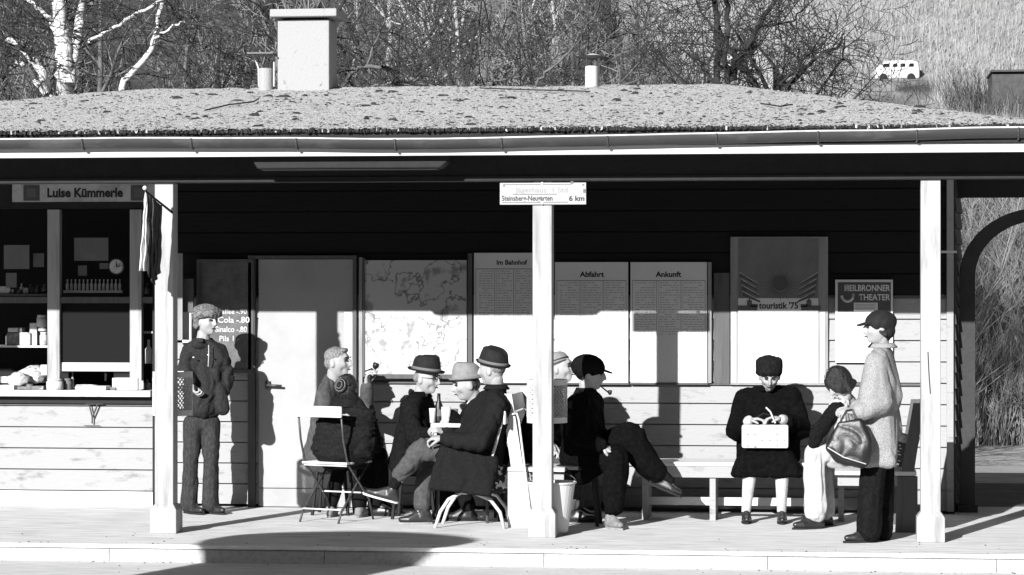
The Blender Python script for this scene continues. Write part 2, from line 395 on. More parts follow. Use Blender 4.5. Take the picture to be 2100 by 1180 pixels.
# passage beam and arch
g = MB().box(wx1+.06, 4.0, WY+.2, WY+.32, zat(2030,405,WY+.2), EZ-.08); bp(g, 'passage_beam', M['darker'])
ar = thing('timber_arch', (xat(1983, 2.5), 2.5, 0), 'thick dark arch at the open passage right of the shingled wall', 'arch')
axc, azc = xat(2135, 2.5), zat(2135, 568, 2.5); ro = axc-xat(1968,2.5); ri = axc-xat(1999, 2.5); g = MB()
outl = [(axc-ro, 0)]+[(axc-ro*math.cos(q), azc+ro*math.sin(q)*.86) for q in [math.pi*k/24 for k in range(25)]]+[(axc+ro,0)]
inn = [(axc-ri, 0)]+[(axc-ri*math.cos(q), azc+ri*math.sin(q)*.86) for q in [math.pi*k/24 for k in range(25)]]+[(axc+ri,0)]
n = len(outl)
for yy in (2.44, 2.56):
    g.v += [(x,yy,z) for x,z in outl]+[(x,yy,z) for x,z in inn]
for i in range(n-1):
    g.f += [(i,i+1,n+i+1,n+i),(2*n+i,3*n+i,3*n+i+1,2*n+i+1),(i,2*n+i,2*n+i+1,i+1),(n+i,n+i+1,3*n+i+1,3*n+i)]; g.mi += [0]*4
g.build('arch_rib', M['arch'], ar)
g = MB().box(xat(1968,2.5)-.02, xat(1999,2.5)+.02, 2.42, 2.58, 0, .06); g.build('footing', M['arch'], ar)
# bracket sticking out of the post side
# door
D = lambda *a: pbox(*a)
dr = bp(pbox(530, 532, 724, 1040, WY-.03, .028), 'door', M['door'], bevel=.004)
pbox(532, 1001, 722, 1003, WY-.0335, .003).build('kick_rail_groove', M['trim'], dr)
h = at(565, 790, WY-.03); g = MB().tube([h+Vector((-.06,0,0)), h+Vector((-.06,-.05,0)), h+Vector((.06,-.05,-.005))], .010, 8); g.lathe(h+Vector((-.06,-.012,-.03)), [(.022,0),(.022,.06)], 10)
g.build('handle', M['metal'], dr, smooth=True)
for a in ((508, 528, 523, 1042, WY-.05, .05), (723.5, 530, 731, 1042, WY-.05, .05), (508, 524, 731, 531, WY-.052, .05)):
    bp(pbox(*a), 'door_frame', M['trim'], bevel=.003)
bp(pbox(736, 528, 743, 1030, WY-.04, .04), 'wall_batten', M['gtrim'])
# window-like dark pane inset to the right side of the door (the strip between door and map)
bp(pbox(706, 640, 721, 740, WY-.036, .004), 'door_panel', M['white'])
# skirting rail low on the wall
bp(pbox(742, 1018, 1888, 1040, WY-.03, .018), 'skirting', M['siding'])
bp(pbox(742, 786, 1888, 789, WY-.03, .02), 'wall_rail', M['trim'])

# ---------------- kiosk front ----------------
kx0, kx1 = -8.3, xat(322, WY)
bp(siding(kx0, xat(331,WY), .12, zat(160,829,WY), WY-.02, pitch=.171, lap=.008), 'kiosk_siding', M['siding'])
bp(MB().box(kx0, xat(331,WY), WY-.03, WY+.08, 0.0, .115), 'kiosk_plinth', M['concrete'])
bp(MB().box(kx0, xat(319,WY), WY-.035, WY+.5, zat(160,828,WY-.035), zat(160,815,WY-.035)), 'counter_apron', M['dark'])
CTZ = zat(160, 801, WY-.12)
bp(MB().box(kx0, xat(316,WY), WY-.12, WY+.55, zat(160,814,WY-.12), CTZ), 'counter', M['white'], bevel=.006)
for a, b in ((97,122), (266,290), (-140,-116)):
    bp(pbox(a, 430, b, 800, WY-.06, .07), 'window_post', M['post'], bevel=.003)
bp(pbox(-140, 609, 322, 622, WY-.045, .05), 'transom', M['trim'], bevel=.003)
bp(MB().box(kx0, xat(322,WY), WY-.05, WY+.02, zat(160,428,WY), EZ-.1), 'kiosk_header', M['dark'])
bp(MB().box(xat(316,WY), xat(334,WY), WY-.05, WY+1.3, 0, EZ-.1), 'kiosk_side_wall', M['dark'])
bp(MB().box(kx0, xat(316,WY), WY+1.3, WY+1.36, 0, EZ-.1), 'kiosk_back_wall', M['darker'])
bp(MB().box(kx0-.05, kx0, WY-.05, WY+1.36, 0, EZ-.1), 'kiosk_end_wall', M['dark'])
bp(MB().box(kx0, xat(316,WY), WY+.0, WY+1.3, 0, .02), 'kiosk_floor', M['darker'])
# rear and right wall so that the building is closed behind
bp(MB().box(xat(334,WY), wx1, WY+1.3, WY+1.36, 0, EZ-.1), 'rear_wall', M['dark'])
bp(pbox(125, 623, 265, 745, WY-.015, .01), 'sliding_pane', M['glass'])
bp(pbox(127, 744, 266, 762, WY-.05, .04), 'pane_sill', M['fascia'], bevel=.004)
# shelf in the kiosk
bp(MB().box(kx0, xat(97,WY+.3), WY+.3, WY+.5, zat(50,713,WY+.3), zat(50,709,WY+.3)), 'shelf', M['white'])
bp(MB().box(xat(291,WY+.3), xat(316,WY+.3), WY+.3, WY+.5, zat(305,684,WY+.3), zat(305,680,WY+.3)), 'shelf', M['white'])
bp(MB().box(kx0, xat(97,WY+.5), WY+.5, WY+.7, zat(50,607,WY+.5), zat(50,603,WY+.5)), 'shelf', M['trim'])
# ---- kiosk sign
ks = thing('kiosk_sign', at(170, 395, WY-.07), 'long painted name board above the kiosk window reading Luise Kümmerle', 'sign')
pbox(25, 377, 322, 414, WY-.07, .02).build('sign_board', M['signboard'], ks)
text('Luise Kümmerle', 174, 404, .072, WY-.07, M['ink'], ks, bold=.045, stretch=.95)
for px in (65, 285):
    pbox(px-17, 380, px+16, 412, WY-.074, .004).build('emblem', M['posterdark'], ks)
    pbox(px-10, 386, px+9, 405, WY-.077, .003).build('emblem_centre', M['midink'], ks)
# ---- goods
def goods(px, py, w_, h_, dp, Y, m, label, kind='box', cat='package', name='package', group='goods on the kiosk counter and shelves'):
    """px,py: bottom centre; w_,h_ in photo pixels"""
    p = at(px, py, Y); ww = w_*(NC+Y)/FPX; hh = h_*(NC+Y)/FPX
    g = MB()
    if kind == 'box': 
        a = rng.uniform(-.12,.12); g.obox(p+Vector((0,dp/2,hh/2)), Vector((math.cos(a),math.sin(a),0))*ww/2, Vector((-math.sin(a),math.cos(a),0))*dp/2, Vector((0,0,hh/2)))
    elif kind == 'bottle': g.lathe(p+Vector((0,dp/2,0)), [(ww*.5,0),(ww*.5,hh*.6),(ww*.2,hh*.75),(ww*.18,hh*.97),(ww*.22,hh)], 14)
    elif kind == 'jar': g.lathe(p+Vector((0,dp/2,0)), [(ww*.46,0),(ww*.5,hh*.1),(ww*.5,hh*.75),(ww*.4,hh*.82),(ww*.44,hh*.84),(ww*.44,hh)], 16)
    elif kind == 'bag':
        bm = bmesh.new(); bmesh.ops.create_icosphere(bm, subdivisions=3, radius=1)
        for v in bm.verts:
            n_ = noise.noise(v.co*2.2+Vector((px,py,0)))*.35; v.co = p+Vector((0,dp/2,hh/2))+Vector((v.co.x*ww/2, v.co.y*dp/2, v.co.z*hh/2))*(1+n_)
            v.co.z = max(v.co.z, p.z)
        vs = [tuple(v.co) for v in bm.verts]; fs = [tuple(v.index for v in f.verts) for f in bm.faces]; bm.free(); g.add(vs, fs)
    t = thing(name, p, label, cat, group)
    g.build('packaging' if kind in ('box','bag') else 'glass_body', m, t, smooth=kind!='box', bevel=.003 if kind=='box' else 0)
    return t, p, ww, hh
SZ = 708.5; SY = WY+.32
goods(26, SZ, 26, 26, .14, SY, M['goodsdark'], 'dark banded carton at left end of the kiosk shelf stack')
goods(26, SZ-27, 22, 9, .12, SY, M['goods'], 'flat packet lying on the dark banded carton on kiosk shelf')
goods(52, SZ, 24, 27, .14, SY, M['goods'], 'short square white carton on the kiosk shelf')
goods(67, SZ, 15, 47, .10, SY+.03, M['paper'], 'tall narrow white carton on the kiosk shelf')
goods(86, SZ, 17, 28, .1, SY, M['goods'], 'small printed tin carton on kiosk shelf beside window post', 'jar')
goods(84, SZ-29, 20, 9, .1, SY, M['paper'], 'pale flat round tin on top of the printed tin in kiosk', 'jar')
goods(82, SZ-38, 22, 25, .1, SY, M['paper'], 'round white jar topmost on the kiosk shelf stack', 'jar')
CY = WY-.06
goods(14, 800, 34, 10, .12, CY, M['paper'], 'low flat white packet at the far left of the counter')
goods(32, 797, 46, 34, .16, CY+.06, M['goods'], 'crumpled white paper bag on the kiosk counter', 'bag', 'bag', 'paper_bag')
goods(62, 788, 60, 38, .16, CY+.22, M['goods'], 'larger crumpled bread bag behind on the kiosk counter', 'bag', 'bag', 'paper_bag')
goods(72, 800, 34, 8, .1, CY, M['goodsdark'], 'dark mottled flat packet beside the basket on the counter')
goods(108, 801, 36, 24, .12, CY-.05, MC['pale packaging'], 'speckled woven punnet in front of the window post', 'jar', 'punnet', 'punnet')
goods(134, 800, 20, 24, .1, CY+.05, M['goodsdark'], 'dark squat jar right of the speckled punnet on counter', 'jar', 'jar', 'jar')
goods(186, 800, 66, 8, .14, CY-.03, M['paper'], 'low long white tray in the middle of the kiosk counter', 'box', 'tray', 'tray')
goods(255, 800, 54, 25, .16, CY-.02, M['paper'], 'wide white carton at the right of the kiosk counter')
goods(300, 800, 15, 22, .05, CY+.1, M['goodsdark'], 'dark little bottle beside the wide white carton', 'bottle', 'bottle', 'bottle')
goods(303, 746, 15, 50, .06, CY+.25, M['paper'], 'tall white bottle behind the right window post of the kiosk', 'bottle', 'bottle', 'bottle')
goods(315, 748, 9, 36, .05, CY+.2, M['paper'], 'short thin white bottle next to the left post in kiosk', 'bottle', 'bottle', 'bottle')
K2 = [(8,26,16,'box','goods'),(19,18,10,'box','paper'),(38,12,8,'jar','goodsdark'),(60,10,20,'bottle','goodsdark'),(74,11,18,'bottle','trim'),(42,9,22,'bottle','goods'),(52,12,13,'box','gtrim')]
for i, (px, w_, h_, kd, mm_) in enumerate(K2):
    goods(px, 603, w_, h_, .06, WY+.52+.02*(i%2), M[mm_], ['pale carton at far left of the upper kiosk shelf','white packet beside the pale carton on upper kiosk shelf','round dark tin on the upper kiosk shelf','slim dark bottle on the upper kiosk shelf','grey slim bottle nearest the post on the upper kiosk shelf','pale bottle in the middle of the upper kiosk shelf','small grey carton on the upper kiosk shelf'][i], kd, kd if kd != 'box' else 'carton', {'box':'carton','jar':'tin','bottle':'bottle'}[kd])
for i, (px, py, w_, h_, kd, mm_, Yd, lb) in enumerate(((44,799,20,6,'box','goodsdark',.0,'thin dark tray beside the crumpled bag on the counter'),(84,786,16,16,'bag','goodsdark',.12,'small dark crumpled bag behind the counter packets'),(90,770,14,22,'box','paper',.25,'upright white box behind the left window post'),(10,786,22,14,'box','goods',.14,'upper flat carton stacked at far left of the counter'),
     (58,800,16,12,'jar','goodsdark',-.02,'low dark dish on the kiosk counter'),(146,797,6,34,'bottle','gtrim',.1,'thin upright straw holder beside the dark jar'),(232,800,12,6,'box','goodsdark',-.04,'small dark box at the end of the long tray'),(288,799,10,18,'jar','paper',-.02,'short white cup in front of the right window post'),
     (16,708.5,10,20,'box','paper',.4,'white packet leaning at left end of the lower kiosk shelf'),(40,682,12,10,'box','goodsdark',.33,'dark small carton on top of the square white carton'))):
    goods(px, py, w_, h_, .08, WY-.06+Yd if py > 710 else WY+Yd, M[mm_], lb, kd, {'box':'box','bag':'bag','jar':'dish','bottle':'holder'}[kd], {'box':'box','bag':'paper_bag','jar':'dish','bottle':'straw_holder'}[kd])
for i, (a, lb) in enumerate((((12,560,34,590),'little price card low in the left kiosk window'),((68,520,90,548),'small pale card by the left window post'),((160,545,178,566),'small price card beneath the grey notice in kiosk'),((204,540,222,552),'tiny card left of the round kiosk clock'))):
    tag(pbox(*a, WY+.2, .003).build('price_card', M['postergrey']), lb, 'card')
t, p, ww, hh = goods(175, 792, 44, 3, .06, CY+.03, M['paper'], 'curled white paper napkin above the long tray', 'bag', 'napkin', 'napkin')
# row of little bottles on a rack behind the glass
rk = thing('bottle_rack', at(190, 600, WY+.1), 'white rack of small bottles in a row behind the kiosk window', 'rack')
pbox(130, 596, 250, 601, WY+.1, .06).build('rack_tray', M['white'], rk)
for k in range(14):
    p = at(136+k*8.3, 596, WY+.1)+Vector((0,.03,0)); g = MB(); g.lathe(p, [(.012,0),(.012,.05),(.004,.065),(.006,.09)], 8)
    tag(g.build('small_bottle', M['white'] if k % 2 == 0 else M['gutterlip']), 'tiny pale bottle standing in the rack behind kiosk glass', 'bottle', 'tiny bottles in the kiosk rack')
ck = thing('wall_clock', at(240, 547, WY+.1), 'round pale clock face hanging inside the kiosk window', 'clock')
p = at(240,547,WY+.1); T = Matrix.Rotation(R(90),3,'X')
MB().lathe(p, [(.065,0),(.065,.02)], 24, tilt=T).build('clock_case', M['trim'], ck); MB().lathe(p+Vector((0,-.021,0)), [(.056,0),(.056,.003)], 24, tilt=T).build('clock_face', M['goods'], ck)
g = MB().box(p.x-.003,p.x+.003,p.y-.028,p.y-.025,p.z,p.z+.045); g.box(p.x,p.x+.03,p.y-.028,p.y-.025,p.z-.003,p.z+.003); g.build('clock_hand', M['ink'], ck)
for a, lb in (((8,503,60,552), 'dim printed placard in left kiosk window'), ((152,488,222,535), 'dim grey notice hanging behind the middle kiosk window')):
    o = pbox(*a, WY+.12, .004).build('notice', M['postergrey']); tag(o, lb, 'notice')
for px, h_, lb in ((22,22,'squat dark bottle at left of the upper kiosk shelf'), (65,14,'tiny bottle between two others on the upper kiosk shelf'), (89,20,'dark jar next to window post on the upper kiosk shelf')):
    goods(px, 603, 12, h_, .05, WY+.55, M['goodsdark'], lb, 'bottle', 'bottle', 'bottle')
goods(302, 603, 14, 22, .05, WY+.55, M['goodsdark'], 'banded dark bottle behind the right kiosk window post', 'bottle', 'bottle', 'bottle')
# folding bracket hung on the counter front
br = thing('folding_bracket', at(190, 828, WY-.06), 'thin V shaped folding bracket hanging on the kiosk front boards', 'bracket')
g = MB(); P = lambda x,y: at(x,y,WY-.055)
g.tube([P(176,829),P(212,829)], .005, 5); g.tube([P(183,830),P(189,855),P(189,869)], .006, 5); g.tube([P(200,830),P(189,858)], .007, 5); g.tube([P(172,873),P(205,873)], .003, 4); g.build('bracket_bars', M['metal'], br)
# newspaper rack / small cabinet at kiosk corner
nr = thing('newspaper_rack', at(380, 700, WY-.25), 'narrow wall rack with upright papers beside the kiosk corner', 'rack')
pbox(352, 520, 374, 705, WY-.3, .02).build('side_board', M['gtrim'], nr)
pbox(366, 572, 396, 640, WY-.22, .03).build('upper_panel', M['trim'], nr)
g = MB(); g.box(*pr(352,698,400,703,WY-.3)[:2], WY-.3, WY-.05, *pr(352,698,400,703,WY-.3)[2:]); g.build('rack_shelf', M['white'], nr)
for a in ((367,632,383,696), (384,640,392,697)): pbox(*a, WY-.2, .02).build('paper_roll', M['paper'], nr)
# chalkboard
cb = thing('chalkboard', at(465, 700, WY-.05), 'dark menu board with chalk writing beside the door', 'chalkboard')
pbox(408, 538, 516, 760, WY-.05, .03).build('slate_panel', M['board'], cb)
for a in ((403,532,520,539), (403,758,520,765), (403,539,409,758), (515,539,520,758)): pbox(*a, WY-.06, .045).build('frame', M['trim'], cb)
text('Cola -.80', 479, 662, .048, WY-.052, M['chalk'], cb, bold=.015, stretch=1.05)
text('Sinalco -.80', 474, 681, .045, WY-.052, M['chalk'], cb, bold=.015, stretch=.9)
text('Pils 1.-', 470, 700, .045, WY-.052, M['chalk'], cb, bold=.012)
text('Kaffee -.90', 476, 644, .04, WY-.052, M['chalk'], cb, bold=.012)

# ---------------- panels on the wall ----------------
mpn = thing('map_board', at(853, 652, WY-.04), 'large framed area map hanging right of the door', 'map')
M['map'] = bpy.data.materials.new('printed map'); mm = M['map']; mm.use_nodes = True; N = mm.node_tree.nodes; L = mm.node_tree.links
b = N['Principled BSDF']; b.inputs['Roughness'].default_value = .6
tc = N.new('ShaderNodeTexCoord'); v = N.new('ShaderNodeTexNoise'); v.inputs['Scale'].default_value = 3.2; v.inputs['Detail'].default_value = 5
r = N.new('ShaderNodeValToRGB'); e = r.color_ramp.elements; e[0].position = .488; e[0].color = (.42,)*3+(1,); e[1].position = .5; e[1].color = (.1,)*3+(1,)
q = r.color_ramp.elements.new(.512); q.color = (.42,)*3+(1,)
v2 = N.new('ShaderNodeTexNoise'); v2.inputs['Scale'].default_value = 7; v2.inputs['Detail'].default_value = 8
r2 = N.new('ShaderNodeValToRGB'); r2.color_ramp.elements[0].position = .56; r2.color_ramp.elements[1].position = .64; r2.color_ramp.elements[0].color = (1,1,1,1); r2.color_ramp.elements[1].color = (.5,.5,.5,1)
mx = N.new('ShaderNodeMixRGB'); mx.blend_type = 'MULTIPLY'; mx.inputs[0].default_value = 1
for t_ in (v, v2): L.new(tc.outputs['Object'], t_.inputs['Vector'])
L.new(v.outputs['Fac'], r.inputs[0]); L.new(v2.outputs['Fac'], r2.inputs[0]); L.new(r.outputs[0], mx.inputs[1]); L.new(r2.outputs[0], mx.inputs[2]); L.new(mx.outputs[0], b.inputs['Base Color'])
pbox(748, 534, 957, 768, WY-.045, .02).build('map_sheet', M['map'], mpn)
pbox(744, 768, 960, 777, WY-.07, .05).build('ledge', M['trim'], mpn); pbox(744, 530, 748, 768, WY-.055, .035).build('frame', M['trim'], mpn)
pbox(959, 520, 968, 786, WY-.06, .04).build('frame', M['trim'], mpn)
def table(x0, y0, x1, y1, cols, Y, seed, parent, row=5.0):
    """printed timetable: ruled columns and rows of tiny dark entries"""
    r = random.Random(seed); g = MB(); k = (NC+Y)/FPX
    for i in range(cols+1):
        px = x0+(x1-x0)*i/cols; a = pr(px-.5, y0, px+.5, y1, Y); g.box(a[0], a[1], Y-.0012, Y, a[2], a[3])
        if i and i < cols: a = pr(px+3.5, y0, px+4, y1, Y); g.box(a[0], a[1], Y-.0012, Y, a[2], a[3])
    a = pr(x0, y0-1, x1, y0+.6, Y); g.box(a[0], a[1], Y-.0012, Y, a[2], a[3])
    y = y0+5
    while y < y1-2:
        for i in range(cols):
            cx0 = x0+(x1-x0)*i/cols+6; cx1 = x0+(x1-x0)*(i+1)/cols-3
            px = cx0
            while px < cx1-3:
                wl = r.uniform(3, 10)
                if r.random() < .8:
                    a = pr(px, y-1.2, min(px+wl, cx1), y, Y); g.box(a[0], a[1], Y-.001, Y, a[2], a[3])
                px += wl+2
        y += row
    g.build('printed_rows', M['greyink'], parent)
t1 = thing('timetable', at(1035, 650, WY-.04), 'tall white timetable sheet behind the centre post', 'timetable')
pbox(972, 519, 1096, 785, WY-.045, .02).build('sheet', M['paper'], t1)
text('Im Bahnhof', 1049, 543, .038, WY-.045, M['ink'], t1, bold=.03)
table(976, 552, 1092, 650, 3, WY-.045, 1, t1)
for nm, x0, x1, lb, sd in (('Abfahrt',1138,1290,'white departures timetable headed Abfahrt right of the centre post',2), ('Ankunft',1293,1452,'white arrivals timetable headed Ankunft on the wall',3)):
    t2 = thing('timetable', at((x0+x1)/2, 650, WY-.04), lb, 'timetable')
    pbox(x0, 538, x1-2, 785, WY-.045, .02).build('sheet', M['paper'], t2)
    text(nm, (x0+x1)/2 if nm == 'Abfahrt' else 1371, 568, .042, WY-.045, M['ink'], t2, bold=.035, stretch=1.05)
    table(x0+4, 576, x1-6, 690, 3, WY-.045, sd, t2)
    pbox(x0, 785, x1, 789, WY-.055, .03).build('ledge', M['trim'], t2)
bp(pbox(1452, 538, 1459, 786, WY-.055, .055), 'board_edge', M['gtrim'])
bp(pbox(1464, 560, 1496, 787, WY-.03, .03), 'grey_panel', M['trim'])
# travel poster
tp = thing('travel_poster', at(1597, 640, WY-.04), 'tall travel poster with sunburst and the word touristik above the old woman', 'poster')
pbox(1498, 486, 1698, 790, WY-.04, .03).build('backing_board', M['gtrim'], tp)
pbox(1514, 489, 1678, 622, WY-.045, .004).build('dark_print', M['postergrey'], tp)
pbox(1514, 612, 1678, 786, WY-.047, .005).build('white_print', M['paper'], tp)
pbox(1500, 640, 1510, 786, WY-.047, .005).build('margin_strip', M['paper'], tp); pbox(1682, 640, 1692, 786, WY-.047, .005).build('margin_strip', M['paper'], tp)
g = MB(); c = at(1600, 586, WY-.048)
for k in range(28):
    a0 = 2*math.pi*k/28; r0, r1 = .055, .13+.03*(k % 2); d1 = .06
    pts = [(c.x+r0*math.cos(a0-.08), c.z+r0*math.sin(a0-.08)), (c.x+r1*math.cos(a0), c.z+r1*math.sin(a0)*.85), (c.x+r0*math.cos(a0+.08), c.z+r0*math.sin(a0+.08))]
    g.prism(pts, WY-.048, WY-.0455)
g.lathe((c.x, WY-.0455, c.z+.02), [(.06,0),(.06,.003)], 20, tilt=T)
g.build('sunburst', M['posterdark'], tp)
for sx in (-1, 1):
    for k in range(4):
        pa, pb = at(1597+sx*(80-k*2), 560+k*13, WY-.048), at(1597+sx*(44-k*2), 582+k*12, WY-.048); g = MB()
        g.prism([(pa.x,pa.z),(pb.x,pb.z),(pb.x,pb.z-.012),(pa.x,pa.z-.03)][::sx], WY-.048, WY-.0455); g.build('ray_stripe', M['posterdark'], tp)
        g = MB(); g.prism([(pa.x,pa.z+.008),(pb.x,pb.z+.005),(pb.x,pb.z+.001),(pa.x,pa.z+.001)][::sx], WY-.048, WY-.0455); g.build('ray_highlight', M['goods'], tp)
for cx_, s in ((1541,1), (1655,-1)):
    g = MB()
    for dx, dy, w_, h_ in ((-8*s,632,20,10),(-4*s,622,10,12),(6*s,627,14,6),(-4*s,612,3,12)):
        a = pr(cx_+dx-w_, dy-h_/2, cx_+dx+w_, dy+h_/2, WY-.052) if w_ > 18 else pr(cx_+dx-w_/2, dy-h_/2, cx_+dx+w_/2, dy+h_/2, WY-.052)
        g.box(a[0], a[1], WY-.052, WY-.0475, a[2], a[3])
    g.build('boat_silhouette', M['midink'], tp)
text("touristik '75", 1597, 633, .05, WY-.047, M['ink'], tp, bold=.03, stretch=.9)
text('Killesberg', 1592, 664, .04, WY-.047, M['faint'], tp); text('Stuttgart 1975', 1592, 694, .04, WY-.047, M['faint'], tp)
# theatre poster
th = thing('theatre_poster', at(1772, 660, WY-.04), 'theatre poster with white capitals HEILBRONNER THEATER behind the standing woman', 'poster')
pbox(1713, 574, 1831, 744, WY-.045, .02).build('poster_sheet', M['paper'], th)
pbox(1718, 579, 1827, 640, WY-.047, .004).build('dark_print', M['posterdark'], th)
text('HEILBRONNER', 1825, 597, .048, WY-.047, M['paper'], th, align='RIGHT', bold=.02, stretch=.8)
text('THEATER', 1825, 616, .048, WY-.047, M['paper'], th, align='RIGHT', bold=.02, stretch=.85)
g = MB(); cc = at(1738, 604, WY-.049)
g.tube([cc+Vector((.045*math.cos(q), 0, -.01+.045*math.sin(q))) for q in [R(180+20*k) for k in range(11)]], .012, 5); g.tube([cc+Vector((.0,0,.075)), cc+Vector((-.02,0,.05)), cc+Vector((0,0,.03))], .009, 5)
g.build('mask_emblem', M['goods'], th)
pbox(1751, 621, 1800, 639, WY-.05, .003).build('cast_list', M['paper'], th)
g = MB()
for k in range(5): a = pr(1754, 624+k*3, 1795, 625+k*3, WY-.051); g.box(a[0], a[1], WY-.051, WY-.05, a[2], a[3])
g.build('printed_rows', M['greyink'], th)
for k in range(4): pass
# enamel sign on centre post
es = thing('direction_sign', at(1113, 397, -.09), 'chipped white enamel hiking sign fixed on top of the centre post', 'sign')
pbox(1025, 375, 1202, 420, -.085, .012).build('enamel_plate', M['enamel'], es, bevel=.003)
text('Jägerhaus  1 Std.', 1113, 395, .036, -.0855, M['greyink'], es, stretch=1.15, bold=.01)
text('Steinsberg-Neugarten', 1029, 412, .036, -.0855, M['ink'], es, align='LEFT', stretch=.82, bold=.02)
text('6 km', 1199, 412, .036, -.0855, M['ink'], es, align='RIGHT', stretch=1.1, bold=.03)
g = MB()
for a in ((1032,378,1172,379.3),(1052,398,1142,399.5),(1030,414.5,1165,416)): q = pr(*a, -.086); g.box(q[0],q[1],-.0862,-.085,q[2],q[3])
for a in ((1170,372,1176,377),(1194,378,1198,381),(1196,388,1201,396),(1032,379,1035,383)): q = pr(*a, -.087); g.box(q[0],q[1],-.0866,-.085,q[2],q[3])
g.build('rules_and_chips', M['midink'], es)
for py in (377, 417): p = at(1112,py,-.086); MB().lathe(p, [(.012,0),(.008,.006)], 10, tilt=T).build('bolt', M['white'], es)
# ceiling lamp
cl = thing('ceiling_lamp', at(722, 340, -.3), 'long dim strip lamp housing under the shelter ceiling', 'lamp')
x0, x1 = xat(525,-.3), xat(920,-.3); zb = zat(722, 347, -.3)
g = MB(); g.prism([(x0+.03,zb),(x1-.05,zb),(x1,zb+.04),(x1,zb+.10),(x0,zb+.10),(x0,zb+.04)], -.38, -.2); g.build('lamp_housing', M['dark'], cl, bevel=.01)
MB().box(x0+.05, x1-.07, -.36, -.22, zb-.008, zb-.001).build('diffuser', M['dark'], cl)
# flag on left post
fl = thing('flag', at(350, 432, -.09), 'folded hanging flag on a short slanting staff at the left post', 'flag')
a, b_ = at(353, 436, -.07), at(298, 392, -.42)
MB().tube([a, b_], [.009,.007], 8).build('staff', M['dark'], fl)
bm_ = MB(); c = at(297, 386, -.42); bm_.lathe(c-Vector((0,0,.016)), [(.004,0),(.013,.006),(.017,.016),(.013,.027),(.004,.033)], 12); bm_.build('finial', M['fascia'], fl, smooth=True)
def cloth(pts_top, pts_bot, name, m, folds=5, amp=.02, n=24, mrows=18):
    g = MB()
    for j in range(mrows+1):
        t = j/mrows
        for i in range(n+1):
            s = i/n; k = s*(len(pts_top)-1); i0 = min(int(k), len(pts_top)-2); f = k-i0
            pa = pts_top[i0].lerp(pts_top[i0+1], f); pb = pts_bot[i0].lerp(pts_bot[i0+1], f); p = pa.lerp(pb, t)
            p = p+Vector((0, math.sin(s*folds*6.28+t*1.5)*amp*(.3+t), 0)) + Vector((noise.noise(Vector((s*3,t*5,2)))*.012,0,0)); g.v.append(tuple(p))
    for j in range(mrows):
        for i in range(n): g.f.append((j*(n+1)+i, j*(n+1)+i+1, (j+1)*(n+1)+i+1, (j+1)*(n+1)+i)); g.mi.append(0)
    o = g.build(name, m, fl, smooth=True); s = o.modifiers.new('s','SOLIDIFY'); s.thickness = .002; return o
cloth([at(298,392,-.42), at(302,402,-.40)], [at(284,556,-.44), at(302,556,-.40)], 'white_stripe', M['paper'], 2)
cloth([at(301,398,-.40), at(316,410,-.33), at(332,422,-.2)], [at(303,560,-.40), at(315,585,-.30), at(327,560,-.22)], 'dark_stripe', M['cloth_mid'], 4, .03)
# waste baskets behind the two posts
def basket(px, y0, y1, Y, label):
    p = at(px, y1, Y); h_ = zat(px,y0,Y)-p.z; r_ = .142
    t = thing('waste_basket', p, label, 'waste basket', 'perforated waste baskets on the posts')
    g = MB(); n = 34; rows = 14
    for k in range(n):
        for sgn in (-1, 1):
            pts = []
            for j in range(rows+1):
                q = 2*math.pi*(k+sgn*j*.5)/n; z = h_*(.13+.74*j/rows); pts.append(p+Vector((r_*math.cos(q), r_*math.sin(q), z)))
            g.tube(pts, .0042, 3, cap=False)
    g.build('mesh_wall', M['white'], t)
    for z0, z1 in ((0,.13),(.87,1)):
        g = MB().lathe(p, [(r_-.006,h_*z0+.001),(r_+.003,h_*z0),(r_+.003,h_*z1),(r_-.004,h_*z1)], 32); 
        if z0 > 0: g.f = g.f[:-2]; g.mi = g.mi[:-2]
        g.build('rim_band' if z0 > 0 else 'bottom_band', M['white'], t, smooth=False)
    MB().box(p.x-.02, p.x+.02, .068, p.y-r_+.01, p.z+h_*.7, p.z+h_*.74).build('hanger', M['metal'], t)
basket(354, 762, 852, .24, 'perforated metal waste basket behind the left post')
basket(1122, 778, 867, .24, 'perforated metal waste basket behind the centre post')
# bucket
bk = thing('bucket', at(1131, 1098, .22), 'tapered white bucket standing behind the foot of the centre post', 'bucket')
p = at(1131, 1098, .22); hb = zat(1131, 990, .22)-p.z; p.z = 0
g = MB().lathe(p, [(.10,0),(.118,.02),(.172,hb),(.18,hb),(.18,hb-.012),(.165,hb-.02),(.11,.03)], 32); g.build('pail', M['white'], bk, smooth=False)
g = MB().tube([p+Vector((.172*math.cos(q), .02, hb+.06*math.sin(q)*1.1)) for q in [math.pi*k/12 for k in range(13)]], .004, 5); g.build('handle', M['metal'], bk)
# advertising column out of the frame that throws the round shadow
ad = thing('advertising_column', (-5.72,-7.35,-.12), 'round advertising column with a domed cap standing outside the frame', 'column')
ca = Vector((-5.72,-7.35,-.12))
MB().lathe(ca, [(.76,0),(.76,.3),(.70,.32),(.70,2.70)], 40).build('drum', M['plaster'], ad, smooth=False)
MB().lathe(ca, [(.74,2.68),(.92,2.84),(.92,2.93),(.7,3.0),(.3,3.06),(.05,3.08)], 40, sy=.68).build('cap', M['dark'], ad)
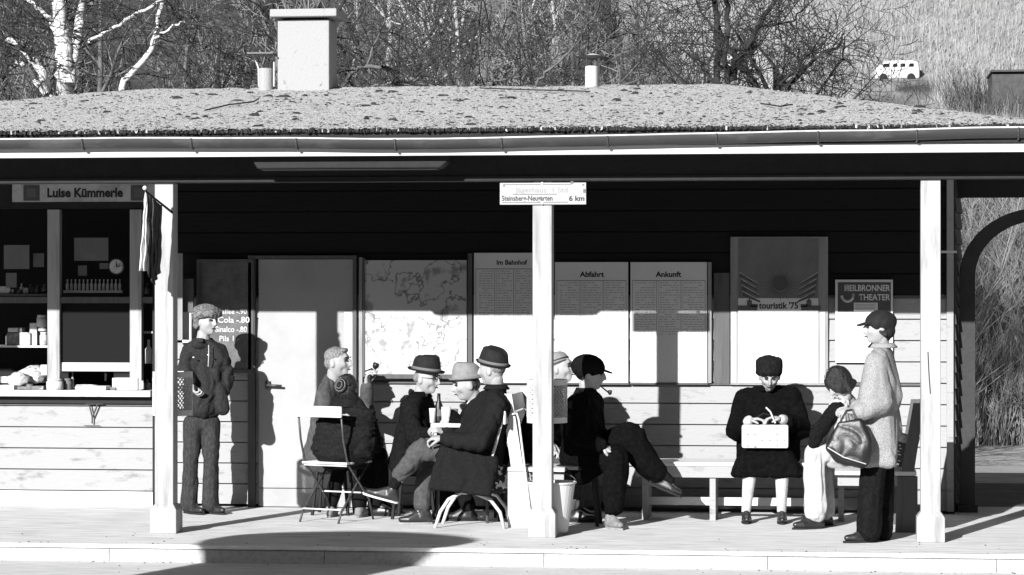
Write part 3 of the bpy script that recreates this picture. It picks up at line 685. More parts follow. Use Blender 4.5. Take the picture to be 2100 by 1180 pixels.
# =====================================================================  FURNITURE
V = Vector
def bench_along(x0, x1, y0, y1, z, label, legs):
    t = thing('bench', ((x0+x1)/2, (y0+y1)/2, 0), label, 'bench')
    g = MB(); n = 3; w_ = (y1-y0)/n
    for k in range(n): g.box(x0, x1, y0+k*w_, y0+(k+1)*w_-.008, z-.03, z)
    g.build('seat', M['white'], t, bevel=.004)
    MB().box(x0+.01, x1-.01, y0+.008, y0+.03, z-.115, z-.032).build('apron', M['siding'], t)
    for xl in legs: MB().box(xl-.022, xl+.022, y0+.03, y1-.02, 0, z-.032).build('leg', M['siding'], t)
    MB().box(x0+.05, x1-.05, (y0+y1)/2-.02, (y0+y1)/2+.02, .10, .16).build('stretcher', M['white'], t)
    return t
bench_along(xat(1300,1.45), xat(1742,1.45), 1.45, 1.9, .44, 'long white wall bench on which the old woman sits', [xat(1322,1.45), xat(1461,1.45), xat(1725,1.45)])
def bench_across(px_back, px_front, y0, y1, z, side, label, topz):
    xb, xf = xat(px_back, y0), xat(px_front, y0); s = 1 if xf > xb else -1
    t = thing('bench', ((xb+xf)/2, (y0+y1)/2, 0), label, 'bench')
    a, b = min(xb,xf), max(xb,xf); g = MB(); n = 3; w_ = (b-a)/n
    for k in range(n): g.box(a+k*w_, a+(k+1)*w_-.008, y0, y1, z-.03, z)
    g.build('seat', M['white'], t, bevel=.004)
    MB().box(a+.02, b-.02, y0+.06, y0+.10, z-.11, z-.032).build('apron', M['siding'], t); em = M['white'] if s > 0 else M['trim']  # right bench's ends and back darkened, cast shadow put into their colour
    for yy in (y0+.0, y1-.06):
        g = MB(); g.prism([(xb+s*.0,0),(xb+s*.16,0),(xb+s*.14,z-.035),(xb+s*.0,z-.035)][::s], yy+.01, yy+.05); g.build('leg', em, t, bevel=.003)
        g = MB(); g.prism([(xb+s*.025,z+.002),(xb+s*.115,z+.002),(xb+s*.03,topz),(xb-s*.05,topz)][::s], yy, yy+.045); g.build('back_post', em, t, bevel=.003)
    g = MB()
    for k in range(3):
        z0 = z+.12+k*(topz-z-.13)/3; f = (z0-z)/(topz-z)
        g.prism([(xb+s*(.03-.075*f), z0), (xb+s*(.05-.075*f), z0), (xb+s*(.02-.075*f), z0+.12), (xb-s*(.0+.075*f), z0+.12)][::s], y0+.05, y1-.06)
    g.build('backrest', em, t)
    return t
bench_across(1041, 1160, .70, 1.95, .44, 1, 'bench with slanting white end board just left of the centre post', .98)
bench_across(1882, 1712, .62, 1.35, .44, -1, 'bench with high back beside the right post, seen end on', .93)
cn = thing('walking_stick', at(1087, 990, .62), 'thin pale walking stick leaning on the bench end board', 'stick')
MB().tube([at(1090,1072,.62), at(1064,862,.68), at(1060,848,.68), at(1050,850,.68)], .008, 8).build('shaft', M['white'], cn)
# table
tb = thing('table', at(948, 1066, 1.25), 'small white topped table with bottle and glasses between the seated men', 'table')
tx0, tx1 = xat(884, 1.0), xat(1012, 1.0)
MB().box(tx0, tx1, .98, 1.55, .715, .745).build('tabletop', M['white'], tb, bevel=.006)
for x in (tx0+.05, tx1-.05):
    for y in (1.03, 1.5): MB().tube([(x,y,0),(x,y,.714)], .012, 8).build('leg', M['metal'], tb)
def ontable(px, Y, prof, m, name, label, cat):
    p = at(px, 590, Y); p.z = .745; t = thing(name, p, label, cat); MB().lathe(p, prof, 16).build('glass_body', m, t, smooth=True); return t, p
t, p = ontable(900, 1.1, [(.031,0),(.033,.02),(.033,.12),(.014,.17),(.012,.215),(.014,.22)], M['leather'], 'bottle', 'dark beer bottle on the table before the man with glasses', 'bottle')
MB().lathe(p+V((0,0,.05)), [(.0338,0),(.0338,.05)], 16).build('paper_label', M['midink'], t)
ontable(887, 1.05, [(.02,0),(.024,.09),(.026,.11),(.02,.11)], M['paper'], 'drinking_glass', 'small pale drinking glass left of the dark bottle', 'glass')
ontable(915, 1.08, [(.034,0),(.036,.12),(.030,.12)], M['paper'], 'beer_mug', 'wide white mug right of the dark bottle on table', 'mug')
ontable(931, 1.2, [(.03,0),(.032,.10),(.027,.10)], M['goodsdark'], 'beer_mug', 'dark half full mug at right end of the table', 'mug')
# chairs: local frame, +Y is the way the sitter faces
def xf(o, loc, rz): o.location = loc; o.rotation_euler = (0,0,rz); return o
def folding_chair(loc, rz, label, group=None):
    t = thing('folding_chair', (0,0,0), label, 'chair', group)
    for s in (-1,1):
        x = .19*s
        MB().tube([(x,-.24,.87),(x,-.20,.62),(x,-.14,.44),(x,.16,.16),(x,.22,0)], .0085, 7).build('front_leg', M['metal'], t, smooth=True)
        MB().tube([(x*.9,.19,.44),(x*.9,-.03,.24),(x*.9,-.2,.08),(x*.9,-.24,0)], .0085, 7).build('rear_leg', M['metal'], t, smooth=True)
    g = MB()
    for k in range(6): g.box(-.2,.2,-.17+k*.062,-.17+k*.062+.045,.435,.452)
    g.build('seat', M['white'], t, bevel=.003)
    g = MB(); g.box(-.21,.21,-.262,-.246,.79,.875); g.build('backrest', M['white'], t, bevel=.008)
    for q in ([(-.19,.1,.21),(.19,.1,.21)], [(-.17,-.2,.1),(.17,-.2,.1)], [(-.19,-.15,.425),(.19,-.15,.425)]): MB().tube(q, .006, 6).build('crossbar', M['white'], t)
    return xf(t, loc, rz)
def arch_chair(loc, rz, label, group=None):
    t = thing('arch_leg_chair', (0,0,0), label, 'chair', group)
    for s in (-1,1):
        x = .19*s
        MB().tube([(x,-.27,0),(x,-.24,.12),(x,-.17,.21),(x,-.05,.26),(x,.05,.26),(x,.14,.21),(x,.2,.12),(x,.24,0)], .013, 8).build('leg_arch', M['white'], t, smooth=True)
        MB().tube([(x,-.10,.25),(x,-.15,.42),(x,-.21,.62),(x,-.27,.84)], .011, 8).build('back_upright', M['white'], t, smooth=True)
    MB().box(-.21,.21,-.19,.2,.43,.452).build('seat', M['white'], t, bevel=.006)
    MB().tube([(-.19,0,.265),(-.19,0,.43)], .01, 6).build('seat_strut', M['white'], t); MB().tube([(.19,0,.265),(.19,0,.43)], .01, 6).build('seat_strut', M['white'], t)
    MB().box(-.215,.215,-.285,-.265,.76,.86).build('backrest', M['white'], t, bevel=.008)
    return xf(t, loc, rz)
def gp(px, Y): p = at(px, 590, Y); p.z = 0; return p
chA = folding_chair(gp(690, 1.12), R(-22), 'folding chair with pale slats and iron frame, its back to the viewer')
chB = arch_chair(gp(966, .78), R(90), 'white arch legged chair under the man in the long coat')
def copy_tree(o, parent=None):
    c = o.copy(); col.objects.link(c)
    if parent: c.parent = parent
    for ch in list(o.children): copy_tree(ch, c)
    return c
stl = thing('stool', (0,0,0), 'dark wooden stool beneath the bareheaded grey haired man', 'stool')
MB().lathe((0,0,0), [(.17,.415),(.18,.42),(.18,.44),(.17,.445)], 24).build('seat', M['dark'], stl)
for sx in (-1,1):
    for sy in (-1,1): MB().tube([(.10*sx,.10*sy,.42),(.14*sx,.14*sy,0)], .014, 6).build('leg', M['dark'], stl)
xf(stl, gp(684, 1.70), 0)
for px, Y, lb in ((848, 1.42, 'dark wooden stool beneath the man with glasses and dark hat'), (992, 1.34, 'dark wooden stool beneath the man in the pale hat'), (1190, .97, 'dark wooden stool beneath the pipe smoker')):
    c = copy_tree(stl); c['label'] = lb; xf(c, gp(px, Y), 0)

# =====================================================================  PEOPLE
def ico(sub=2):
    bm = bmesh.new(); bmesh.ops.create_icosphere(bm, subdivisions=sub, radius=1)
    v = [x.co.copy() for x in bm.verts]; f = [tuple(q.index for q in x.verts) for x in bm.faces]; bm.free(); return v, f
IC2, IC3, IC4 = ico(2), ico(3), ico(5)
class Blob:
    def __init__(s): s.v = []; s.f = []
    def add(s, vs, fs): o = len(s.v); s.v += [tuple(x) for x in vs]; s.f += [tuple(i+o for i in f) for f in fs]; return s
    def ell(s, c, r, T=None):
        T = T or Matrix.Identity(3); return s.add([V(c)+T@V((v.x*r[0], v.y*r[1], v.z*r[2])) for v in IC3[0]], IC3[1])
    def hull(s, *pr_):
        bm = bmesh.new()
        for p, r in pr_:
            for v in IC2[0]: bm.verts.new(V(p)+v*r)
        res = bmesh.ops.convex_hull(bm, input=bm.verts)
        dele = list({x for x in res['geom_interior'] if isinstance(x, bmesh.types.BMVert)}|{x for x in res['geom_unused'] if isinstance(x, bmesh.types.BMVert)})
        bmesh.ops.delete(bm, geom=[x for x in dele if x.is_valid], context='VERTS')
        bm.verts.index_update(); s.add([v.co.copy() for v in bm.verts], [tuple(q.index for q in f.verts) for f in bm.faces]); bm.free(); return s
    def chain(s, *pr_):
        for a, b in zip(pr_, pr_[1:]): s.hull(a, b)
        return s
    def build(s, name, m, parent, vox=.008, smooth=2, amp=0, freq=9, fold=None, amp2=0, freq2=60):
        me = bpy.data.meshes.new('tmp'); me.from_pydata(s.v, [], s.f); me.update()
        o = bpy.data.objects.new('tmp', me); col.objects.link(o)
        r = o.modifiers.new('r','REMESH'); r.mode = 'VOXEL'; r.voxel_size = vox
        if smooth: q = o.modifiers.new('s','SMOOTH'); q.iterations = smooth; q.factor = .5
        bpy.context.view_layer.update()
        me2 = bpy.data.meshes.new_from_object(o.evaluated_get(bpy.context.evaluated_depsgraph_get()))
        bpy.data.objects.remove(o); bpy.data.meshes.remove(me)
        off = V(parent['_w']) if parent else V()
        if amp or amp2:
            nn = [v.normal.copy() for v in me2.vertices]
            F = V(fold) if fold else V((1,1,.45))
            for v, n in zip(me2.vertices, nn):
                c = v.co; q = V((c.x*F.x, c.y*F.y, c.z*F.z))*freq
                a = noise.noise(q+V((noise.noise(c*5)*1.2, 0, noise.noise(c*4+V((7,0,0)))*1.2)))
                d = (abs(a)*2-.45)*amp
                if amp2: d += noise.noise(c*freq2)*amp2
                v.co = c + n*d
        for v in me2.vertices: v.co -= off
        me2.polygons.foreach_set('use_smooth', [True]*len(me2.polygons)); me2.name = name
        me2.materials.clear(); me2.materials.append(m)
        ob = bpy.data.objects.new(name, me2); col.objects.link(ob)
        if parent: ob.parent = parent; ob['_w'] = tuple(off)
        return ob
def frame(F, U=(0,0,1)):
    F = V(F).normalized(); Rt = F.cross(V(U)).normalized(); Up = Rt.cross(F).normalized()
    return Matrix((Rt, F, Up)).transposed()
def gss(d, c, s): return math.exp(-((d-V(c).normalized()).length_squared)/(s*s))
def head(b, c, T, k=1.0, old=0):
    vs = []
    for d in IC4[0]:
        x, y, z = d.x*.074, d.y*.092, d.z*.113
        if d.z < 0:
            t = -d.z; x *= 1-.22*t**1.4
            if d.y < 0: y *= 1-.5*t
            else: y *= 1+.04*t
        if d.z > .2: x *= 1+.03
        r = 0; ax = abs(d.x); e = V((ax, d.y, d.z))
        r += .032*gss(e,(0,.98,-.14),.12)+.018*gss(e,(0,.99,.04),.11)+.010*gss(e,(0,.98,.18),.10)
        r -= .018*gss(e,(.34,.9,.13),.16); r += .010*gss(e,(.3,.88,.34),.16)
        r += .006*gss(e,(.55,.78,-.12),.2); r += .008*gss(e,(0,.93,-.40),.11)-.006*gss(e,(0,.93,-.47),.05)+.004*gss(e,(.0,.87,-.56),.1)
        r += .013*gss(e,(0,.72,-.78),.2); r -= .006*gss(e,(.5,.6,-.45),.22)*(1+old)
        n = V((d.x, d.y, d.z*.9)).normalized()
        vs.append(V(c)+T@((V((x,y,z))+n*r)*k))
    b.add(vs, IC4[1])
    for s in (-1,1): b.ell(V(c)+T@(V((s*.076,-.008,-.005))*k), (.011*k,.02*k,.032*k), T)
def hand(b, w_, d, n, curl=.5, k=1.0, side=1):
    """palm, four bent fingers of unequal length and a thumb from the side of the palm"""
    d = V(d).normalized(); n = V(n); n = (n-d*n.dot(d)).normalized(); s = d.cross(n).normalized()*side; w_ = V(w_)
    kn = []
    for i, (off, ln) in enumerate(((-.031,.082),(-.010,.088),(.011,.085),(.030,.076))):
        kn.append(w_+d*ln*k+s*off*k)
    b.hull((w_,.021*k),(kn[0],.0115*k),(kn[3],.0105*k),(kn[1],.012*k))
    for i, p in enumerate(kn):
        L_ = (.040,.045,.042,.033)[i]*k; a = 0; q = p; pts = [(p, .0105*k)]
        for j, f in enumerate((1,.62,.5)):
            a += curl*R((38,52,40)[j])+R(4*i)*curl
            q = q+(d*math.cos(a)+n*math.sin(a))*L_*f; pts.append((q, (.0095,.0088,.0078)[j]*k))
        b.chain(*pts)
    q0 = w_+d*.022*k-s*.022*k; q1 = q0+(d*.55-s*.75+n*.3).normalized()*.034*k; q2 = q1+(d*.85-s*.1+n*(.2+curl*.5)).normalized()*.032*k; q3 = q2+(d*.8+s*.2+n*(.2+curl*.6)).normalized()*.024*k
    b.chain((q0,.014*k),(q1,.012*k),(q2,.0105*k),(q3,.009*k))
def person(px, Y, label, J, face, up=(0,0,1), hk=1.0, hands=('L','R'), curl=(.5,.5), hdir={}, hn={}, legs=True, bare=(), old=0, group=None, child=1.0):
    """J: joint -> (px, py, Y); returns the root, world joints and the head frame"""
    t = thing('person', gp(px, Y), label, 'person', group)
    W = {k: at(*v) for k, v in J.items()}; T = frame(face, up); b = Blob(); c = W['head']
    head(b, c, T, hk, old)
    b.hull((c+T@V((0,-.025,-.06))*hk, .052*hk), (W['neck'], .055*hk))
    b.hull((W['neck'],.045),(W['shL'],.035),(W['shR'],.035)); b.hull((W['shL'],.035),(W['shR'],.035),(W['pel']+V((-.04,0,.25)),.065),(W['pel']+V((.04,0,.25)),.065)); b.hull((W['pel']+V((0,0,.25)),.07),(W['pel'],.075))
    for s in 'LR':
        b.chain((W['sh'+s],.045*child),(W['el'+s],.036*child),(W['wr'+s],.023*child))
        if s in hands:
            d = hdir.get(s) or (W['wr'+s]-W['el'+s]); hand(b, W['wr'+s], d, hn.get(s, (0,-.3,-1)), curl['LR'.index(s)], .95*hk, 1 if s == 'L' else -1)
        if legs:
            b.chain((W['hip'+s],.06*child),(W['kn'+s],.048*child),(W['kn'+s].lerp(W['an'+s],.35),.046*child),(W['an'+s],.032*child)); fd = (W['to'+s]-W['an'+s]).normalized(); b.hull((W['an'+s],.03*child),(W['an'+s]+fd*.07-V((0,0,.052 if abs(fd.z) < .6 else .03)),.022*child))
    b.build('body', M['skin'], t, vox=.0052, smooth=2)
    return t, W, T
def eyes(t, W, T, k=1.0, brow=True):
    c = W['head']
    for s in (-1,1):
        g = MB(); p = c+T@(V((s*.029,.0835,.017))*k); g.lathe(p, [(.003,-.007),(.011,-.004),(.014,0),(.011,.004),(.003,.007)], 10, tilt=T@Matrix.Rotation(R(0),3,'X')); g.build('eye', M['ink'], t, smooth=True)
        if brow: MB().tube([c+T@(V((s*.015,.095,.034))*k), c+T@(V((s*.032,.092,.040))*k), c+T@(V((s*.05,.078,.033))*k)], [.004,.006,.003], 6).build('eyebrow', M['hair_dark'], t)
    MB().tube([c+T@(V((-.022,.091,-.052))*k), c+T@(V((0,.1,-.050))*k), c+T@(V((.022,.091,-.052))*k)], .0042, 5).build('mouth', M['ink'], t)
def shoe(t, an, to, m, k=1.0, h=.03, sole=None, up=None):
    an, to = V(an), V(to); d = (to-an); d.z = d.z if up else 0; d.normalize(); u = V(up).normalized() if up else V((0,0,1)); z0 = an - u*(.075*k)
    if not up: z0.z = .0+.035*k
    heel = z0-d*.045*k; toe = z0+d*.165*k; b = Blob(); sd = d.cross(u).normalized()
    b.hull((heel,.031*k),(heel+d*.06*k,.033*k),(an-u*.01+d*.0,.040*k)); b.hull((heel,.031*k),(toe-d*.06*k+sd*.012*k,.030*k),(toe-d*.06*k-sd*.012*k,.030*k),(heel+d*.09*k+u*.035*k,.03*k))
    b.hull((toe-d*.06*k+sd*.012*k,.030*k),(toe-d*.06*k-sd*.012*k,.030*k),(toe,.022*k))
    o = b.build('shoe', m, t, vox=.007, smooth=2)
    g = MB(); n = 16; pts = []
    for i in range(n):
        q = 2*math.pi*i/n; x = math.cos(q); y = math.sin(q); pts.append(heel+d*(.105+x*.135)*k+sd*y*(.04 if x > 0 else .033)*k)
    base = -.034*k
    g.add([p_+u*base for p_ in pts]+[p_+u*(base+.014) for p_ in pts], [tuple(range(n)), tuple(range(2*n-1,n-1,-1))]+[(i,i+n,(i+1)%n+n,(i+1)%n) for i in range(n)])
    g.build('sole', sole or M['darker'], o)
    return o
def trousers(t, W, m, rh=.095, rk=.075, ra=.062, amp=.010, hem=.96, sides='LR'):
    b = Blob(); b.hull((W['hipL'],rh),(W['hipR'],rh),(W['pel'],rh+.01))
    for s in sides:
        k = W['kn'+s]; a = k.lerp(W['an'+s], hem); b.hull((W['hip'+s],rh),(k,rk)); b.chain((k,rk),(k.lerp(a,.5),(rk+ra)/2),(a,ra))
    return b.build('trousers', m, t, vox=.009, smooth=2, amp=amp, freq=10, amp2=.001)
def coat(t, W, m, name='coat', rs=.075, re=.062, rw=.047, hips=None, extra=(), amp=.012, freq=8, cuff=.93, fold=None, amp2=.0015, arms='LR', waist=.13):
    b = Blob()
    hips = hips or [(W['pel']+V((-.08,0,0)), .13), (W['pel']+V((.08,0,0)), .13)]
    mid = W['pel'].lerp((W['shL']+W['shR'])/2, .5)
    b.hull((W['shL'],rs),(W['shR'],rs),(W['neck']-V((0,0,.02)),.062),(mid,waist+.02)); b.hull((W['shL'],rs*.9),(W['shR'],rs*.9),*hips)
    for s in arms:
        w_ = W['el'+s].lerp(W['wr'+s], cuff); b.chain((W['sh'+s],rs),(W['el'+s],re),(w_,rw))
    for e in extra: b.hull(*e)
    o = b.build(name, m, t, vox=.009, smooth=2, amp=amp, freq=freq, fold=fold, amp2=amp2)
    # collar
    return o
def collar(t, W, T, m, r=.066, h=.035, open_=.6, dz=0):
    g = MB(); n = 20; c = W['neck']+V((0,0,.0+dz)); F = T@V((0,1,0)); F.z = 0; F.normalize(); Rt = F.cross(V((0,0,1)))
    for i in range(n+1):
        q = R(-90)+open_*.5+(2*math.pi-open_)*i/n; d = -F*math.cos(q+R(90))*-1*1 if False else F*math.cos(q+R(90))+Rt*math.sin(q+R(90))
        for rr, z in ((r-.004, h*1.1),(r+.004, h*1.15),(r+.03, -.005),(r+.022,-.012),(r-.008,.0)): g.v.append(tuple(c+d*rr+V((0,0,z))))
    for i in range(n):
        for k in range(5): g.f.append((i*5+k,(i+1)*5+k,(i+1)*5+(k+1)%5,i*5+(k+1)%5)); g.mi.append(0)
    g.build('collar', m, t, smooth=True)
def fedora(t, W, T, m, band, k=1.0, tilt=0, brim=.142, dz=.052, rx=0):
    c = W['head']; Q = T@Matrix.Rotation(tilt,3,'X')@Matrix.Rotation(rx,3,'Y'); o0 = c+T@V((0,-.006,dz))*k
    g = MB(); n = 32
    prof = [(brim,.012,.0),(brim*.93,.0,0),(.095,-.002,0),(.089,.004,0),(.086,.035,0),(.080,.070,0),(.074,.094,1),(.060,.106,1),(.012,.092,3)]
    for r, z, pz in prof:
        for i in range(n):
            q = 2*math.pi*i/n; x = r*math.cos(q)*.92; y = r*math.sin(q)*1.1; zz = z
            if r > .12: zz += .022*abs(math.cos(q))**2-.014*max(0,math.sin(q))
            if pz: zz -= .030*max(0,1-abs(x)/.035)*(1 if pz > 1 else .8); zz += y*.12; 
            if z > .05 and y > 0: x *= 1-.22*(z-.05)/.05*min(1, y/.06)
            g.v.append(tuple(o0+Q@(V((x,y,zz))*k)))
    for j in range(len(prof)-1):
        for i in range(n): g.f.append((j*n+i, j*n+(i+1)%n, (j+1)*n+(i+1)%n, (j+1)*n+i)); g.mi.append(0)
    g.f.append(tuple(8*n+i for i in range(n))); g.mi.append(0)
    h = g.build('hat', m, t, smooth=True); s = h.modifiers.new('s','SOLIDIFY'); s.thickness = .003; s.offset = 1
    g = MB(); g.v = []
    for r, z in ((.0905,.004),(.0885,.028)):
        for i in range(n): q = 2*math.pi*i/n; g.v.append(tuple(o0+Q@(V((r*1.01*math.cos(q)*.92, r*1.01*math.sin(q)*1.1, z))*k)))
    for i in range(n): g.f.append((i,(i+1)%n,n+(i+1)%n,n+i)); g.mi.append(0)
    b_ = g.build('hat_band', band, h, smooth=True); s = b_.modifiers.new('s','SOLIDIFY'); s.thickness = .003; s.offset = 1
    return h
def cap_soft(t, W, T, m, k=1.0, peak=True, name='cap', puff=.012, back=.015, amp=.004):
    c = W['head']; b = Blob(); 
    b.ell(c+T@V((0,-.008-back,.050))*k, ((.086+puff*.5)*k,(.100+puff)*k,(.072+puff)*k), T)
    b.ell(c+T@V((0,-.045,.015))*k, (.080*k,.062*k,.06*k), T)
    o = b.build(name, m, t, vox=.006, smooth=3, amp=amp, freq=14)
    if peak:
        b = Blob(); b.hull((c+T@V((-.05,.065,.045))*k,.007),(c+T@V((.05,.065,.045))*k,.007),(c+T@V((-.032,.135,.028))*k,.006),(c+T@V((.032,.135,.028))*k,.006),(c+T@V((0,.145,.027))*k,.006)); b.build('peak', m, o, vox=.005, smooth=1)
    return o
def ring(t, pts, r, m, name): MB().tube(pts, r, 5).build(name, m, t)

# --- 1 standing boy in parka and fur cap
J = dict(head=(424,660,1.60), neck=(416,698,1.62), shL=(386,720,1.58), shR=(452,720,1.66), elL=(378,762,1.52), elR=(468,775,1.68), wrL=(394,784,1.44), wrR=(455,815,1.60), pel=(413,862,1.62),
         hipL=(396,868,1.60), hipR=(432,868,1.64), knL=(391,952,1.57), knR=(433,954,1.60), anL=(388,1036,1.60), anR=(431,1037,1.62), toL=(410,1046,1.50), toR=(448,1046,1.55))
t, W, T = person(413, 1.6, 'boy in fur cap, dark parka and jeans standing beside the chalkboard', J, (.80,-.58,-.04), hk=.97, curl=(.9,.9), hdir={'L':(.25,-.1,-1),'R':(-.2,.3,-.6)}, hn={'L':(1,0,0)})
eyes(t, W, T, .97, False)
trousers(t, W, M['jeans'], .080, .060, .070, .006, .98)
shoe(t, W['anL'], W['toL'], M['shoe']); shoe(t, W['anR'], W['toR'], M['shoe'])
hp = [(at(396,836,1.58),.085),(at(434,836,1.62),.085),(at(414,838,1.54),.08)]
o = coat(t, W, M['parka'], 'parka', .058, .056, .046, hips=hp, amp=.013, freq=13, waist=.085, extra=[((at(450,800,1.6),.06),(at(456,838,1.58),.055))])
collar(t, W, T, M['parka'], .068, .02, 1.4, -.005)
b = Blob(); b.hull((at(401,706,1.56),.035),(at(430,712,1.6),.03),(at(416,700,1.68),.05)); b.build('hood', M['parka'], t, amp=.01)
MB().tube([at(428,708,1.515), at(428,730,1.505), at(427,752,1.51)], .0035, 5).build('zip', M['gutterlip'], o)
for p_ in ((397,733,1.47),(427,728,1.475)): MB().lathe(at(*p_), [(.008,-.004),(.008,.004)], 8).build('press_stud', M['paper'], o)
c = W['head']; b = Blob(); b.ell(c+T@V((0,-.01,.072)), (.102,.116,.066), T); b.ell(c+T@V((0,.082,.072)), (.082,.036,.044), T)
for s in (-1,1): b.hull((c+T@V((s*.086,-.015,.04)),.028),(c+T@V((s*.084,-.03,-.035)),.024)); b.hull((c+T@V((s*.075,.05,.062)),.032),(c+T@V((s*.088,-.04,.058)),.034))
b.hull((c+T@V((-.05,-.085,.04)),.03),(c+T@V((.05,-.085,.04)),.03)); b.build('fur_cap', M['fur'], t, vox=.006, smooth=2, amp=.004, freq=30, amp2=.005, freq2=90)
b = Blob(); b.ell(c+T@V((0,-.03,.0)), (.077,.072,.075), T); b.build('hair', M['hair_dark'], t, vox=.006, amp=.005, freq=30)

# --- 2 grey haired man raising his hand
J = dict(head=(692,744,1.62), neck=(684,790,1.66), shL=(664,815,1.50), shR=(694,812,1.82), elL=(672,890,1.42), elR=(752,838,1.78), wrL=(718,905,1.45), wrR=(751,792,1.72), pel=(676,938,1.66),
         hipL=(684,945,1.58), hipR=(684,945,1.76), knL=(775,935,1.56), knR=(775,935,1.78), anL=(770,1035,1.56), anR=(780,1030,1.78), toL=(800,1045,1.56), toR=(805,1042,1.78))
t, W, T = person(680, 1.66, 'grey haired bareheaded man seated by the door raising one hand', J, (.97,-.22,.02), hk=1.05, curl=(.7,.75), hdir={'R':(.15,0,1)}, hn={'R':(1,-.2,0)}, old=1)
eyes(t, W, T, 1.05)
trousers(t, W, M['cloth_dark2']); shoe(t, W['anL'], W['toL'], M['shoe']); shoe(t, W['anR'], W['toR'], M['shoe'])
coat(t, W, M['cloth_mid'], 'jacket', .074, .062, .046, amp=.010, waist=.12); collar(t, W, T, M['cloth_mid'], .066, .012, 1.2)
b = Blob(); b.hull((W['shL'],.07),(W['shR'],.06),(at(676,778,1.66),.05)); b.build('jacket_collar', M['cloth_mid'], t, amp=.008)
c = W['head']; b = Blob(); b.ell(c+T@V((0,-.014,.050)), (.082,.094,.075), T); b.ell(c+T@V((0,-.045,.0)), (.076,.06,.06), T); b.ell(c+T@V((0,.06,.095)), (.05,.03,.02), T); b.build('hair', M['hair_grey'], t, vox=.006, amp=.003, freq=40, fold=(1,.4,1))
tt = thing('tobacco_pipe', at(772,750,1.70), 'small dark pipe held up in the raised hand of the bareheaded man', 'pipe')
g = MB(); g.tube([at(748,762,1.68), at(764,756,1.70)], .006, 6); g.lathe(at(768,757,1.70), [(.010,0),(.022,.012),(.026,.035),(.022,.05),(.014,.05)], 12, tilt=Matrix.Rotation(R(20),3,'Y')); g.build('bowl', M['leather'], tt, smooth=True)

# --- 3 person with rolled hair seen from behind on the folding chair
J = dict(head=(713,797,1.22), neck=(712,832,1.16), shL=(676,854,1.10), shR=(750,857,1.14), elL=(664,912,1.20), elR=(764,912,1.26), wrL=(700,905,1.46), wrR=(772,905,1.50), pel=(700,930,1.08),
         hipL=(680,940,1.12), hipR=(724,940,1.12), knL=(700,945,1.52), knR=(752,945,1.52), anL=(678,1036,1.42), anR=(738,1036,1.42), toL=(684,1046,1.52), toR=(746,1046,1.52))
t, W, T = person(705, 1.1, 'hunched person in quilted jacket with rolled hair seen from behind on folding chair', J, (.35,.9,-.30), hk=.92)
trousers(t, W, M['cloth_dark2'], .085, .065, .055); shoe(t, W['anL'], W['toL'], M['suede'], .95, sole=M['gtrim']); shoe(t, W['anR'], W['toR'], M['suede'], .95, sole=M['gtrim'])
o = coat(t, W, M['quilt'], 'quilted_jacket', .085, .076, .055, hips=[(at(672,918,1.08),.130),(at(738,918,1.10),.130),(at(702,926,1.05),.14)], amp=.018, freq=9, fold=(.5,.5,2.4), waist=.13)
collar(t, W, T, M['quilt'], .066, .03, .3)
b = Blob(); b.hull((W['shL'],.06),(W['shR'],.06),(W['neck']+V((0,.0,.01)),.080),(W['head']+V((0,-.02,-.055)),.070)); b.build('hood', M['quilt'], t, amp=.012, freq=12, fold=(.5,.5,2))
c = W['head']; b = Blob(); b.ell(c+T@V((0,-.02,.01)), (.084,.088,.100), T); b.build('hair', M['hair_dark'], t, vox=.005, smooth=2, amp=.003, freq=22)
g = MB(); pts = []; BX = T@V((1,0,0)); 
for i in range(46):
    q = i*.42; r = .062-.0012*i; pts.append(c+T@V((r*math.cos(q)*.95, -.098-.0009*i+.012*(r/.06), .0+r*math.sin(q)*1.05)))
g.tube(pts, [.012]*40+[.010,.009,.008,.006,.005,.004], 8); g.build('rolled_bun', MC['dark hair'], t, smooth=True)
ring(t, [p_+T@V((0,-.010,0)) for p_ in pts[4:40]], .0028, M['hair_grey'], 'hair_highlight')

# --- 5 man with glasses and dark hat
J = dict(head=(874,778,1.40), neck=(862,812,1.42), shL=(842,832,1.28), shR=(872,830,1.60), elL=(846,893,1.20), elR=(888,868,1.60), wrL=(882,893,1.16), wrR=(912,853,1.45), pel=(848,938,1.42),
         hipL=(852,945,1.34), hipR=(852,945,1.50), knL=(918,938,1.30), knR=(925,938,1.48), anL=(905,1040,1.30), anR=(915,1040,1.5), toL=(925,1050,1.3), toR=(940,1050,1.5))
t, W, T = person(850, 1.4, 'man with glasses, dark hat and dark overcoat seated left of the table', J, (.93,-.34,-.10), hk=1.04, old=1, hn={'L':(0,1,-.3)})
eyes(t, W, T, 1.04)
trousers(t, W, M['cloth_dark2']); shoe(t, W['anL'], W['toL'], M['shoe']); shoe(t, W['anR'], W['toR'], M['shoe'])
coat(t, W, M['cloth_dark2'], 'overcoat', .076, .066, .05, amp=.014, waist=.13, hips=[(W['pel']+V((-.06,-.05,-.02)),.13),(W['pel']+V((.1,0,-.02)),.12)]); collar(t, W, T, M['cloth_dark'], .066, .03, 1.2)
fedora(t, W, T, M['felt_dark'], M['felt_mid'], 1.16, R(-2), brim=.120)
c = W['head']; g = MB()
for s in (-1,1):
    g.tube([c+T@(V((s*.032+.022*math.cos(q),.099,.012+.019*math.sin(q)))*1.04) for q in [2*math.pi*i/14 for i in range(15)]], .0022, 4)
    g.tube([c+T@(V((s*.054,.096,.016))*1.04), c+T@(V((s*.08,.0,.014))*1.04)], .0022, 4)
g.build('glasses', M['ink'], t)
b = Blob(); b.ell(c+T@V((0,-.035,.01)), (.080,.068,.06), T); b.build('hair', M['hair_grey'], t, vox=.006, amp=.004, freq=26)

